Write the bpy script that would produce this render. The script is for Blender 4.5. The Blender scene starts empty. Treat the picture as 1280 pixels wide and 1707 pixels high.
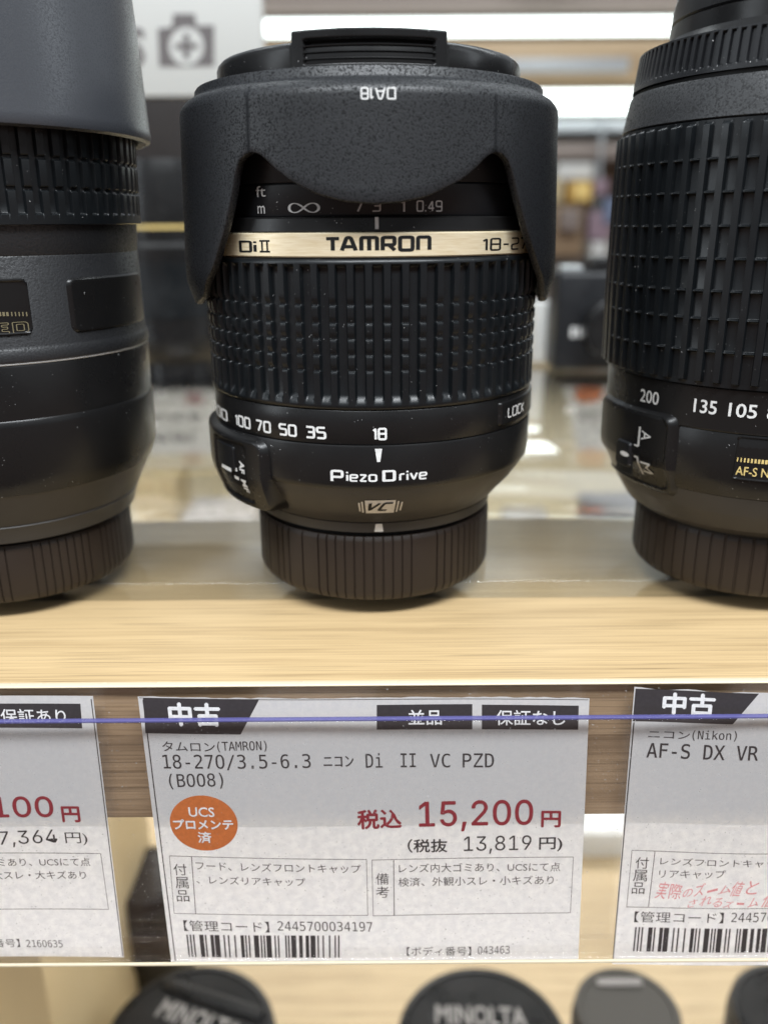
import bpy, bmesh, math, random
from math import sin, cos, tan, atan, atan2, hypot, sqrt, pi, radians, degrees, asin
from mathutils import Vector, Matrix

random.seed(7)
S = 0.001                                  # everything below is written in millimetres
scene = bpy.context.scene
COL = scene.collection

# ------------------------------------------------------------------ camera
EYE = 78.0                                 # eye height above the glass shelf
FPX, HORIZON, ROLL = 1400.0, 375.0, radians(0.4)
PITCH = atan((853.5 - HORIZON) / FPX)
cp, sp, cr_, sr_ = cos(PITCH), sin(PITCH), cos(ROLL), sin(ROLL)
_right0, _up0, _fwd = Vector((1, 0, 0)), Vector((0, sp, cp)), Vector((0, cp, -sp))
_right = _right0 * cr_ - _up0 * sr_
_right = _right0 * cr_ + _up0 * (-sr_)
_up = _right0 * sr_ + _up0 * cr_
cam_data = bpy.data.cameras.new("camera")
cam = bpy.data.objects.new("camera", cam_data)
COL.objects.link(cam)
M = Matrix.Identity(4)
for i in range(3):
    M[i][0], M[i][1], M[i][2] = _right[i], _up[i], -_fwd[i]
M[2][3] = EYE * S
cam.matrix_world = M
cam_data.sensor_fit = 'VERTICAL'
cam_data.sensor_height = 24.0
cam_data.lens = 24.0 * FPX / 1707.0
cam_data.clip_start = 0.01
cam_data.clip_end = 60
cam_data.dof.use_dof = True
cam_data.dof.focus_distance = 0.160
cam_data.dof.aperture_fstop = 6.6
scene.camera = cam

# ------------------------------------------------------------------ world, lamps, exposure
world = bpy.data.worlds.new("World")
scene.world = world
world.use_nodes = True
bg = world.node_tree.nodes["Background"]
wt = world.node_tree                        # the surrounding shop: grey walls, pale ceiling, lamp patches; brown below added to tint lower barrels
w_tc = wt.nodes.new("ShaderNodeTexCoord")
w_sep = wt.nodes.new("ShaderNodeSeparateXYZ")
wt.links.new(w_tc.outputs["Generated"], w_sep.inputs[0])
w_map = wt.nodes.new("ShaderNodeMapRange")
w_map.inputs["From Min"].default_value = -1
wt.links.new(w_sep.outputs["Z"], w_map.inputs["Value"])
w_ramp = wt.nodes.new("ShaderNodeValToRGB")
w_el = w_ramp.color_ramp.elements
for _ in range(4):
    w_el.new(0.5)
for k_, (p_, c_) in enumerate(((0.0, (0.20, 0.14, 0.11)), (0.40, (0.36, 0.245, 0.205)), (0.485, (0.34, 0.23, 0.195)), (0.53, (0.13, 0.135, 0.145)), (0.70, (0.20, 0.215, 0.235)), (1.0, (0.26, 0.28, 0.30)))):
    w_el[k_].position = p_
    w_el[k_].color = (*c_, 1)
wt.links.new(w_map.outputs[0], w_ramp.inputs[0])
w_mp = wt.nodes.new("ShaderNodeMapping")
w_mp.inputs["Scale"].default_value = (3.0, 3.0, 9.0)
wt.links.new(w_tc.outputs["Generated"], w_mp.inputs[0])
w_n = wt.nodes.new("ShaderNodeTexNoise")
w_n.inputs["Scale"].default_value = 1.3
w_n.inputs["Detail"].default_value = 1.5
wt.links.new(w_mp.outputs[0], w_n.inputs["Vector"])
w_r2 = wt.nodes.new("ShaderNodeValToRGB")
w_r2.color_ramp.elements[0].position = 0.50
w_r2.color_ramp.elements[1].position = 0.62
wt.links.new(w_n.outputs["Fac"], w_r2.inputs[0])
w_up = wt.nodes.new("ShaderNodeMapRange")
w_up.inputs["From Min"].default_value = 0.05
w_up.inputs["From Max"].default_value = 0.22
wt.links.new(w_sep.outputs["Z"], w_up.inputs["Value"])
w_mul = wt.nodes.new("ShaderNodeMath")
w_mul.operation = 'MULTIPLY'
wt.links.new(w_r2.outputs[0], w_mul.inputs[0])
wt.links.new(w_up.outputs[0], w_mul.inputs[1])
w_add = wt.nodes.new("ShaderNodeMix")
w_add.data_type = 'RGBA'
w_add.inputs[7].default_value = (1.5, 1.62, 1.72, 1)
wt.links.new(w_mul.outputs[0], w_add.inputs[0])
wt.links.new(w_ramp.outputs[0], w_add.inputs[6])
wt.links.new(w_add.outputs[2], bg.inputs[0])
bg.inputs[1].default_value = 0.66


def area(name, loc, size, size_y, power, color, aim):
    d = bpy.data.lights.new(name, 'AREA')
    d.shape = 'RECTANGLE'
    d.size, d.size_y, d.energy, d.color = size, size_y, power, color
    o = bpy.data.objects.new(name, d)
    COL.objects.link(o)
    o.location = loc
    o.rotation_euler = (Vector(aim) - Vector(loc)).to_track_quat('-Z', 'Y').to_euler()
    return o


area("ceiling_panel_light", (0.10, -0.50, 1.10), 1.3, 0.26, 33, (0.92, 0.965, 1.0), (0, 0.2, 0))
area("cabinet_top_light", (0.0, 0.42, 0.42), 0.9, 0.03, 0.8, (0.92, 0.98, 1.0), (0, 0.22, 0))
area("side_sheen_light", (-0.95, -0.15, 0.45), 0.25, 0.8, 2.5, (0.88, 0.95, 1.0), (0, 0.18, 0.06))  # side lamp added for sheen on the left flanks of the lenses
area("side_sheen_light", (1.0, 0.1, 0.5), 0.2, 0.8, 1.3, (0.88, 0.95, 1.0), (0, 0.18, 0.06))  # matching side lamp added from the right
area("compartment_light", (0.0, 0.60, -0.025), 1.2, 0.12, 3.5, (1.0, 0.98, 0.94), (0, 0.62, -0.3))  # extra lamp added to brighten the dim back of the lower compartment
area("compartment_light", (0.0, 0.215, -0.0335), 0.9, 0.07, 2.9, (1.0, 0.98, 0.97), (0, 0.19, -0.15))

scene.view_settings.view_transform = 'Standard'
scene.view_settings.look = 'None'
scene.view_settings.exposure = 0.2
scene.view_settings.gamma = 1.0
scene.view_settings.use_curve_mapping = False
scene.cycles.use_denoising = True
try:
    scene.cycles.denoiser = 'OPENIMAGEDENOISE'
except Exception:
    pass
scene.cycles.max_bounces = 8
scene.cycles.transparent_max_bounces = 24
scene.cycles.sample_clamp_indirect = 4.0
scene.cycles.caustics_reflective = False
scene.cycles.caustics_refractive = False


# ------------------------------------------------------------------ photo geometry helpers (mm, shelf top z = 0, eye at x=y=0)
def ray(px, py):
    u, v = (px - 640) / FPX, (853.5 - py) / FPX
    u, v = u * cr_ + v * sr_, -u * sr_ + v * cr_
    return u, cp + v * sp, -sp + v * cp


def P(px, py, Y):                          # point at distance Y
    d = ray(px, py)
    k = Y / d[1]
    return Vector((d[0] * k, Y, EYE + d[2] * k))


def G(px, py, z=0.0):                      # point at height z
    d = ray(px, py)
    k = (z - EYE) / d[2]
    return Vector((d[0] * k, d[1] * k, z))


def on_lens(px, py, axis, r):              # (theta degrees, z) where the sight line meets the barrel
    d = ray(px, py)
    az = atan2(d[0], d[1])
    D, a0 = hypot(*axis), atan2(axis[0], axis[1])
    al = az - a0
    q = max(r * r - (D * sin(al)) ** 2, 0)
    t = D * cos(al) - sqrt(q)
    x, y = t * sin(az) - axis[0], t * cos(az) - axis[1]
    return degrees(atan2(x, -y)), EYE + t * d[2] / hypot(d[0], d[1])


# ------------------------------------------------------------------ materials
def nmat(name):
    m = bpy.data.materials.new(name)
    m.use_nodes = True
    nt = m.node_tree
    return m, nt, nt.nodes["Principled BSDF"], nt.nodes["Material Output"]


def objcoord(nt, scale=(1, 1, 1)):
    tc = nt.nodes.new("ShaderNodeTexCoord")
    mp = nt.nodes.new("ShaderNodeMapping")
    mp.inputs["Scale"].default_value = scale
    nt.links.new(tc.outputs["Object"], mp.inputs["Vector"])
    return mp.outputs["Vector"]


def noise(nt, vec, scale, detail=3, rough=0.55):
    n = nt.nodes.new("ShaderNodeTexNoise")
    n.inputs["Scale"].default_value = scale
    n.inputs["Detail"].default_value = detail
    n.inputs["Roughness"].default_value = rough
    nt.links.new(vec, n.inputs["Vector"])
    return n.outputs["Fac"]


def ramp(nt, fac, stops):
    r = nt.nodes.new("ShaderNodeValToRGB")
    e = r.color_ramp.elements
    while len(e) < len(stops):
        e.new(0.5)
    for k, (p, c) in enumerate(stops):
        e[k].position = p
        e[k].color = (c, c, c, 1) if isinstance(c, (int, float)) else (*c, 1)
    nt.links.new(fac, r.inputs[0])
    return r.outputs[0]


def bump(nt, bsdf, h, strength, dist):
    b = nt.nodes.new("ShaderNodeBump")
    b.inputs["Strength"].default_value = strength
    b.inputs["Distance"].default_value = dist
    nt.links.new(h, b.inputs["Height"])
    nt.links.new(b.outputs[0], bsdf.inputs["Normal"])


def plastic(name, col, rough, grain=None, gstrength=0.5, gdist=0.0001, dust=0.0, rvar=0.08, metallic=0.0, spec=0.31):
    m, nt, b, out = nmat(name)
    b.inputs["Base Color"].default_value = (*col, 1)
    b.inputs["Roughness"].default_value = rough
    b.inputs["Metallic"].default_value = metallic
    b.inputs["Specular IOR Level"].default_value = spec
    v = objcoord(nt)
    rr = ramp(nt, noise(nt, v, 90, 4), [(0.3, max(rough - rvar, 0.02)), (0.7, min(rough + rvar, 1))])
    nt.links.new(rr, b.inputs["Roughness"])
    if grain:
        bump(nt, b, noise(nt, v, grain, 2, 0.5), gstrength, gdist)
    if dust:
        d = ramp(nt, noise(nt, v, 2600, 1, 0.3), [(0.765, 0.0), (0.80, 1.0)])
        d2 = ramp(nt, noise(nt, v, 160, 2, 0.5), [(0.5, 0.0), (0.62, 1.0)])
        mul = nt.nodes.new("ShaderNodeMath")
        mul.operation = 'MULTIPLY'
        nt.links.new(d, mul.inputs[0])
        nt.links.new(d2, mul.inputs[1])
        mx = nt.nodes.new("ShaderNodeMix")
        mx.data_type = 'RGBA'
        mx.inputs[6].default_value = (*col, 1)
        mx.inputs[7].default_value = (dust, dust, dust, 1)
        nt.links.new(mul.outputs[0], mx.inputs[0])
        nt.links.new(mx.outputs[2], b.inputs["Base Color"])
    return m


def speckled(name, col, rough, scale, bstr=0.5, soft=0.5, spec=0.62):
    """Crinkle painted plastic: glossy pits between matt grains."""
    m, nt, b, out = nmat(name)
    v = objcoord(nt)
    n1 = noise(nt, v, scale, 2, 0.6)
    grain = ramp(nt, n1, [(0.36, tuple(x * soft for x in col)), (0.47, col), (0.62, tuple(x * (1.6 - soft * 0.6) for x in col))])
    nt.links.new(grain, b.inputs["Base Color"])
    nt.links.new(ramp(nt, n1, [(0.38, min(rough + 0.25, 1)), (0.52, rough)]), b.inputs["Roughness"])
    nt.links.new(ramp(nt, n1, [(0.38, spec * soft), (0.50, spec)]), b.inputs["Specular IOR Level"])
    bump(nt, b, n1, bstr, 0.00010)
    return m


def ink(name, col, rough=0.5):
    m, nt, b, out = nmat(name)
    b.inputs["Base Color"].default_value = (*col, 1)
    b.inputs["Roughness"].default_value = rough
    v = objcoord(nt)
    c = ramp(nt, noise(nt, v, 1500, 3), [(0.3, tuple(x * 0.88 for x in col)), (0.7, tuple(min(x * 1.1, 1) for x in col))])
    nt.links.new(c, b.inputs["Base Color"])
    return m


def glow(name, col, strength):
    m = bpy.data.materials.new(name)
    m.use_nodes = True
    nt = m.node_tree
    nt.nodes.remove(nt.nodes["Principled BSDF"])
    e = nt.nodes.new("ShaderNodeEmission")
    e.inputs[0].default_value = (*col, 1)
    e.inputs[1].default_value = strength
    nt.links.new(e.outputs[0], nt.nodes["Material Output"].inputs[0])
    return m


def clear(name, tint, rough=0.03, gain=1.0, floor=0.0, dust=0.0):
    """Thin clear sheet: transparent with a Fresnel gloss on top."""
    m = bpy.data.materials.new(name)
    m.use_nodes = True
    nt = m.node_tree
    nt.nodes.remove(nt.nodes["Principled BSDF"])
    t = nt.nodes.new("ShaderNodeBsdfTransparent")
    t.inputs[0].default_value = (*tint, 1)
    g = nt.nodes.new("ShaderNodeBsdfGlossy")
    g.inputs["Roughness"].default_value = rough
    f = nt.nodes.new("ShaderNodeLayerWeight")           # Schlick's curve, the same from both sides of the sheet
    f.inputs["Blend"].default_value = 0.5
    pw = nt.nodes.new("ShaderNodeMath")
    pw.operation = 'POWER'
    pw.inputs[1].default_value = 5.0
    nt.links.new(f.outputs["Facing"], pw.inputs[0])
    ml = nt.nodes.new("ShaderNodeMath")
    ml.operation = 'MULTIPLY_ADD'
    ml.inputs[1].default_value = 0.95 * gain
    ml.inputs[2].default_value = 0.04 * gain + floor
    nt.links.new(pw.outputs[0], ml.inputs[0])
    mx = nt.nodes.new("ShaderNodeMixShader")
    nt.links.new(ml.outputs[0], mx.inputs[0])
    nt.links.new(t.outputs[0], mx.inputs[1])
    nt.links.new(g.outputs[0], mx.inputs[2])
    last = mx.outputs[0]
    if dust:
        df = nt.nodes.new("ShaderNodeBsdfDiffuse")
        df.inputs[0].default_value = (0.9, 0.9, 0.9, 1)
        v = objcoord(nt)
        a = ramp(nt, noise(nt, v, 2600, 1, 0.3), [(0.77, 0.0), (0.80, dust)])
        m2 = nt.nodes.new("ShaderNodeMixShader")
        nt.links.new(a, m2.inputs[0])
        nt.links.new(last, m2.inputs[1])
        nt.links.new(df.outputs[0], m2.inputs[2])
        last = m2.outputs[0]
    nt.links.new(last, nt.nodes["Material Output"].inputs[0])
    return m


def wood(name, dark, light, rough=0.45):
    m, nt, b, out = nmat(name)
    n1 = noise(nt, objcoord(nt, (2.2, 60, 60)), 4.5, 5, 0.6)          # broad growth bands
    n2 = noise(nt, objcoord(nt, (4.5, 460, 460)), 4.0, 3, 0.6)         # fine grain
    n3 = noise(nt, objcoord(nt, (7, 620, 620)), 4.0, 1, 0.5)         # open pores: short thin dark dashes
    ad = nt.nodes.new("ShaderNodeMath")
    ad.operation = 'MULTIPLY_ADD'
    ad.inputs[1].default_value = 0.55
    nt.links.new(n2, ad.inputs[0])
    hl = nt.nodes.new("ShaderNodeMath")
    hl.operation = 'MULTIPLY'
    hl.inputs[1].default_value = 0.45
    nt.links.new(n1, hl.inputs[0])
    nt.links.new(hl.outputs[0], ad.inputs[2])
    mid = tuple(0.4 * a + 0.6 * c for a, c in zip(dark, light))
    c = ramp(nt, ad.outputs[0], [(0.38, dark), (0.48, mid), (0.60, light)])
    pore = ramp(nt, n3, [(0.33, 0.70), (0.40, 1.0)])
    pm = nt.nodes.new("ShaderNodeMix")
    pm.data_type = 'RGBA'
    pm.blend_type = 'MULTIPLY'
    pm.inputs[0].default_value = 1.0
    nt.links.new(c, pm.inputs[6])
    nt.links.new(pore, pm.inputs[7])
    nt.links.new(pm.outputs[2], b.inputs["Base Color"])
    b.inputs["Roughness"].default_value = rough
    bump(nt, b, n2, 0.15, 0.0001)
    return m


def paper(name, col):
    m = bpy.data.materials.new(name)
    m.use_nodes = True
    nt = m.node_tree
    nt.nodes.remove(nt.nodes["Principled BSDF"])
    v = objcoord(nt)
    fib = noise(nt, v, 620, 4, 0.65)
    d = nt.nodes.new("ShaderNodeBsdfDiffuse")
    d.inputs[0].default_value = (*col, 1)
    t = nt.nodes.new("ShaderNodeBsdfTranslucent")
    tc = ramp(nt, fib, [(0.36, (0.64, 0.64, 0.68)), (0.5, (0.76, 0.76, 0.79)), (0.66, (0.90, 0.90, 0.91))])
    nt.links.new(tc, t.inputs[0])
    mx = nt.nodes.new("ShaderNodeMixShader")
    mx.inputs[0].default_value = 0.45
    nt.links.new(d.outputs[0], mx.inputs[1])
    nt.links.new(t.outputs[0], mx.inputs[2])
    nt.links.new(mx.outputs[0], nt.nodes["Material Output"].inputs[0])
    return m


MT = {}
MT['black'] = plastic("black_plastic", (0.008, 0.0085, 0.010), 0.40, 5200, 0.25, 0.00005, dust=0.5)
MT['satin'] = plastic("satin_black_plastic", (0.008, 0.0078, 0.008), 0.31, 6500, 0.12, 0.00003, dust=0.5)
MT['cone'] = plastic("grey_black_plastic", (0.034, 0.032, 0.031), 0.40, 5200, 0.2, 0.00004)
MT['rubber'] = plastic("black_rubber", (0.0055, 0.0068, 0.008), 0.36, 3800, 0.2, 0.00004, dust=0.3, spec=0.36)
MT['cap'] = plastic("matt_cap_plastic", (0.021, 0.0145, 0.011), 0.45, 4200, 0.3, 0.00005)
MT['hood'] = speckled("crinkle_paint", (0.007, 0.0078, 0.0095), 0.46, 2700, 0.5, 0.42, 0.54)
MT['hoodgrey'] = speckled("crinkle_paint_fine", (0.040, 0.043, 0.050), 0.29, 3400, 0.22, 0.85)
MT['band'] = speckled("crinkle_band", (0.010, 0.0105, 0.012), 0.44, 2100, 0.6, 0.7)
MT['gloss'] = plastic("gloss_black", (0.008, 0.008, 0.009), 0.18, dust=0.5)
MT['dark'] = plastic("deep_black", (0.004, 0.004, 0.004), 0.6)
MT['white'] = ink("white_paint", (0.66, 0.66, 0.65))
MT['greyink'] = ink("grey_paint", (0.50, 0.50, 0.49))
MT['goldink'] = ink("gold_paint", (0.62, 0.47, 0.18), 0.35)
MT['dimgold'] = ink("dim_gold_paint", (0.17, 0.145, 0.085), 0.4)  # dimmer gold for the left badge marks
MT['blackink'] = ink("black_toner", (0.035, 0.030, 0.032), 0.6)
MT['redink'] = ink("red_toner", (0.235, 0.02, 0.03), 0.6)
MT['redpen'] = ink("red_pen", (0.72, 0.27, 0.28), 0.6)
MT['orange'] = ink("orange_toner", (0.50, 0.135, 0.032), 0.6)
MT['paper'] = paper("label_paper", (0.83, 0.825, 0.83))
MT['paperink'] = ink("paper_white_lettering", (0.70, 0.69, 0.69), 0.8)
MT['wood'] = wood("oak_laminate", (0.36, 0.25, 0.128), (0.52, 0.375, 0.202))
MT['glass'] = clear("shelf_glass", (0.985, 0.99, 0.98), 0.03, 1.75)
MT['acryl'] = clear("clear_acrylic", (0.985, 0.985, 0.985), 0.05, 0.8, 0.0, dust=0.35)
MT['acryledge'] = plastic("acrylic_edge_highlight", (0.60, 0.52, 0.38), 0.25)  # cream colour paints the highlight along the clear edges
MT['violet'] = plastic("violet_acrylic_edge", (0.105, 0.10, 0.27), 0.25)

# brushed gold ring
MT['violet'].node_tree.nodes["Principled BSDF"].inputs["Alpha"].default_value = 0.72
m, nt, b, out = nmat("brushed_gold")
v = objcoord(nt, (60, 60, 900))
c = ramp(nt, noise(nt, v, 4, 3, 0.6), [(0.3, (0.80, 0.66, 0.42)), (0.7, (0.95, 0.84, 0.62))])
nt.links.new(c, b.inputs["Base Color"])
b.inputs["Metallic"].default_value = 0.45
b.inputs["Roughness"].default_value = 0.34
MT['gold'] = m


# ------------------------------------------------------------------ mesh helpers
def finish(name, verts, faces, mat, parent=None, smooth=True, angle=32, loc=None):
    me = bpy.data.meshes.new(name)
    me.from_pydata([(v[0] * S, v[1] * S, v[2] * S) for v in verts], [], faces)
    me.validate()
    bm = bmesh.new()
    bm.from_mesh(me)
    bmesh.ops.recalc_face_normals(bm, faces=bm.faces[:])
    bm.to_mesh(me)
    bm.free()
    if smooth:
        for p in me.polygons:
            p.use_smooth = True
        me.set_sharp_from_angle(angle=radians(angle))
    me.materials.append(MT[mat] if isinstance(mat, str) else mat)
    o = bpy.data.objects.new(name, me)
    COL.objects.link(o)
    if parent is not None:
        o.parent = parent
    if loc is not None:
        o.location = [c * S for c in loc]
    return o


def sheet(name, verts, faces, mat, parent=None):
    """Flat marking; faces keep their order (no closed volume)."""
    me = bpy.data.meshes.new(name)
    me.from_pydata([(v[0] * S, v[1] * S, v[2] * S) for v in verts], [], faces)
    me.validate()
    me.materials.append(MT[mat] if isinstance(mat, str) else mat)
    o = bpy.data.objects.new(name, me)
    COL.objects.link(o)
    if parent is not None:
        o.parent = parent
    return o


def thing(name, label, cat, loc=(0, 0, 0), group=None, rz=0.0):
    o = bpy.data.objects.new(name, None)
    o.empty_display_size = 0.01
    COL.objects.link(o)
    o.location = [c * S for c in loc]
    o.rotation_euler = (0, 0, rz)
    return tag(o, label, cat, group)


def tag(o, label=None, cat=None, group=None, kind=None):
    if label:
        o["label"] = label
    if cat:
        o["category"] = cat
    if group:
        o["group"] = group
    if kind:
        o["kind"] = kind
    return o


def grid_faces(nu, nv, wrap=False):
    f = []
    for i in range(nu if wrap else nu - 1):
        j = (i + 1) % nu
        for k in range(nv - 1):
            f.append((i * nv + k, j * nv + k, j * nv + k + 1, i * nv + k + 1))
    return f


def lathe(name, prof, mat, parent, seg=160, caps=True, angle=32):
    """prof: (r, z) from bottom to top on the outside."""
    V = []
    for i in range(seg):
        a = 2 * pi * i / seg
        for r, z in prof:
            V.append((r * sin(a), -r * cos(a), z))
    n = len(prof)
    F = grid_faces(seg, n, True)
    if caps:
        F.append(tuple(i * n for i in range(seg)))
        F.append(tuple(i * n + n - 1 for i in reversed(range(seg))))
    return finish(name, V, F, mat, parent, angle=angle)


def ribbed(name, rf, N, us, zs, mat, parent, angle=40):
    """rf(u, z, theta) -> radius, u in 0..1 inside each of N periods."""
    V = []
    for p in range(N):
        for u in us:
            a = 2 * pi * (p + u) / N
            for z in zs:
                r = rf(u, z, a)
                V.append((r * sin(a), -r * cos(a), z))
    n = len(zs)
    return finish(name, V, grid_faces(N * len(us), n, True), mat, parent, angle=angle)


def sst(a, b, x):
    if a == b:
        return float(x > a)
    t = min(max((x - a) / (b - a), 0), 1)
    return t * t * (3 - 2 * t)


def box(name, lo, hi, mat, parent=None, bev=0.0, loc=None):
    bm = bmesh.new()
    bmesh.ops.create_cube(bm, size=1.0)
    for v in bm.verts:
        for k in range(3):
            v.co[k] = lo[k] + (v.co[k] + 0.5) * (hi[k] - lo[k])
    if bev:
        bmesh.ops.bevel(bm, geom=bm.edges[:], offset=bev, segments=3, affect='EDGES', profile=0.5)
    V = [v.co[:] for v in bm.verts]
    for i, v in enumerate(bm.verts):
        v.index = i
    F = [tuple(v.index for v in f.verts) for f in bm.faces]
    bm.free()
    return finish(name, V, F, mat, parent, loc=loc, angle=50)


def prism(name, pts, y0, y1, mat, parent=None, bev=0.0):
    """Outline in x, z extruded from y0 to y1."""
    bm = bmesh.new()
    fr = [bm.verts.new((x, y0, z)) for x, z in pts]
    f = bm.faces.new(fr)
    ex = bmesh.ops.extrude_face_region(bm, geom=[f])
    for e in ex['geom']:
        if isinstance(e, bmesh.types.BMVert):
            e.co.y = y1
    if bev:
        bmesh.ops.bevel(bm, geom=bm.edges[:], offset=bev, segments=2, affect='EDGES', profile=0.5)
    bm.verts.index_update()
    V = [v.co[:] for v in bm.verts]
    F = [tuple(v.index for v in f.verts) for f in bm.faces]
    bm.free()
    return finish(name, V, F, mat, parent, angle=50)


# ------------------------------------------------------------------ lettering
try:
    import os
    MONO = bpy.data.fonts.load(os.path.join(bpy.utils.system_resource('DATAFILES'), 'fonts', 'DejaVuSansMono.woff2'))
    INTER = bpy.data.fonts.load(os.path.join(bpy.utils.system_resource('DATAFILES'), 'fonts', 'Inter.woff2'))
except Exception:
    MONO = INTER = None


def text2d(body, bold=0.0, shear=0.0, font=None):
    cu = bpy.data.curves.new("lettering", 'FONT')
    cu.body = body
    cu.size = 1
    cu.offset = bold
    cu.shear = shear
    cu.resolution_u = 3
    if font is not None:
        cu.font = font
    o = bpy.data.objects.new("lettering", cu)
    COL.objects.link(o)
    bpy.context.view_layer.update()
    me = bpy.data.meshes.new_from_object(o.evaluated_get(bpy.context.evaluated_depsgraph_get()))
    V = [(v.co.x, v.co.y) for v in me.vertices]
    F = [tuple(p.vertices) for p in me.polygons]
    bpy.data.objects.remove(o)
    bpy.data.curves.remove(cu)
    bpy.data.meshes.remove(me)
    return V, F


def fillet(path, rad, closed=False, n=4):
    out, m = [], len(path)
    for i, p in enumerate(path):
        if not closed and (i == 0 or i == m - 1):
            out.append(p)
            continue
        a, c = path[i - 1], path[(i + 1) % m]
        la, lc = hypot(a[0] - p[0], a[1] - p[1]), hypot(c[0] - p[0], c[1] - p[1])
        d = min(rad, la * 0.49, lc * 0.49)
        if d < 1e-4:
            out.append(p)
            continue
        q0 = (p[0] + (a[0] - p[0]) * d / la, p[1] + (a[1] - p[1]) * d / la)
        q1 = (p[0] + (c[0] - p[0]) * d / lc, p[1] + (c[1] - p[1]) * d / lc)
        for k in range(n + 1):
            t = k / n
            out.append(tuple((1 - t) ** 2 * q0[j] + 2 * t * (1 - t) * p[j] + t * t * q1[j] for j in (0, 1)))
    return out


def stroke(paths, w, rad):
    """paths: list of (points, closed); returns a flat 2D mesh of stroked lines."""
    V, F = [], []
    for pts, closed in paths:
        pts = fillet(pts, rad, closed)
        m = len(pts)
        base = len(V)
        for i, p in enumerate(pts):
            a = pts[i - 1] if (closed or i > 0) else None
            c = pts[(i + 1) % m] if (closed or i < m - 1) else None
            d0 = Vector((p[0] - a[0], p[1] - a[1])).normalized() if a is not None else None
            d1 = Vector((c[0] - p[0], c[1] - p[1])).normalized() if c is not None else None
            if d0 is None:
                d0 = d1
            if d1 is None:
                d1 = d0
            t = d0 + d1
            t = t.normalized() if t.length > 1e-6 else d1
            nrm = Vector((-t.y, t.x))
            k = max(abs(nrm.dot(Vector((-d1.y, d1.x)))), 0.45)
            o = nrm * (w / 2 / k)
            V += [(p[0] + o.x, p[1] + o.y), (p[0] - o.x, p[1] - o.y)]
        for i in range(m if closed else m - 1):
            j = (i + 1) % m
            F.append((base + 2 * i, base + 2 * i + 1, base + 2 * j + 1, base + 2 * j))
    return V, F


W_ = 0.62
R_ = [(0, 0), (0, 1), (W_, 1), (W_, 0)]
GLYPH = {
    '0': ([(R_, True)], W_),
    '1': ([([(0.0, 0.8), (0.2, 1), (0.2, 0)], False)], 0.22),
    '2': ([([(0, 1), (W_, 1), (W_, .52), (0, .42), (0, 0), (W_, 0)], False)], W_),
    '3': ([([(0, 1), (W_, 1), (W_, 0), (0, 0)], False), ([(.15, .52), (W_, .52)], False)], W_),
    '4': ([([(.45, 0), (.45, 1), (0, .28), (W_, .28)], False)], W_),
    '5': ([([(W_, 1), (0, 1), (0, .56), (W_, .56), (W_, 0), (0, 0)], False)], W_),
    '6': ([([(W_, 1), (0, 1), (0, 0), (W_, 0), (W_, .55), (0, .55)], False)], W_),
    '7': ([([(0, 1), (W_, 1), (.22, 0)], False)], W_),
    '8': ([(R_, True), ([(0, .52), (W_, .52)], False)], W_),
    '9': ([([(0, 0), (W_, 0), (W_, 1), (0, 1), (0, .45), (W_, .45)], False)], W_),
    '-': ([([(0, .48), (.4, .48)], False)], 0.4),
    '.': ([([(0.03, -.04), (.03, .1)], False)], 0.06),
    '/': ([([(0, 0), (.3, 1)], False)], 0.3),
    'T': ([([(0, .93), (.8, .93)], False), ([(.4, .93), (.4, 0)], False)], 0.62),
    'A': ([([(0, 0), (.30, 1), (.55, 1), (.85, 0)], False), ([(.14, .3), (.72, .3)], False)], 0.85),
    'M': ([([(0, 0), (0, 1), (.95, 1), (.95, 0)], False), ([(.475, .95), (.475, 0)], False)], 0.95),
    'R': ([([(0, 0), (0, 1), (.72, 1), (.72, .42), (0, .42)], False), ([(.38, .42), (.74, 0)], False)], 0.72),
    'O': ([([(0, 0), (0, 1), (.78, 1), (.78, 0)], True)], 0.78),
    'N': ([([(0, 0), (0, 1), (.74, 1), (.74, 0)], False)], 0.74),
    'P': ([([(0, 0), (0, 1), (.8, 1), (.8, .42), (0, .42)], False)], 0.8),
    'D': ([([(0, .04), (0, .96), (0, 1), (.04, 1), (.72, 1), (.72, 0), (.04, 0), (0, 0)], True)], 0.72),
    'i': ([([(0, 0), (0, .68)], False), ([(0, .86), (0, 1.03)], False)], 0.02),
    'e': ([([(0, .36), (.55, .36), (.55, .70), (0, .70), (0, 0), (.55, 0)], False)], .55),
    'z': ([([(0, .70), (.5, .70), (0, 0), (.5, 0)], False)], .5),
    'o': ([([(0, 0), (0, .7), (.55, .7), (.55, 0)], True)], .55),
    'r': ([([(0, 0), (0, .7), (.36, .7)], False)], .36),
    'v': ([([(0, .75), (.27, 0), (.54, .75)], False)], .54),
    'L': ([([(0, 1), (0, 0), (.5, 0)], False)], .5),
    'C': ([([(.58, 1), (0, 1), (0, 0), (.58, 0)], False)], .58),
    'K': ([([(0, 0), (0, 1)], False), ([(.55, 1), (.05, .5), (.55, 0)], False)], .55),
    'F': ([([(0, 0), (0, 1), (.52, 1)], False), ([(0, .52), (.44, .52)], False)], .52),
    'E': ([([(.55, 1), (0, 1), (0, 0), (.55, 0)], False), ([(0, .5), (.45, .5)], False)], .55),
    'I': ([([(0, 0), (0, 1)], False)], .02),
    'V': ([([(0, 1), (.33, 0), (.66, 1)], False)], .66),
    ' ': ([], 0.25),
}


def techno(body, w=0.15, rad=0.16, gap=0.26, caps=None):
    V, F, x = [], [], 0.0
    for ch in body:
        paths, adv = GLYPH[ch]
        v, f = stroke([([(a + x, b) for a, b in p], c) for p, c in paths], w, rad)
        b = len(V)
        V += v
        F += [tuple(i + b for i in q) for q in f]
        x += adv + gap
    return V, F


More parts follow.
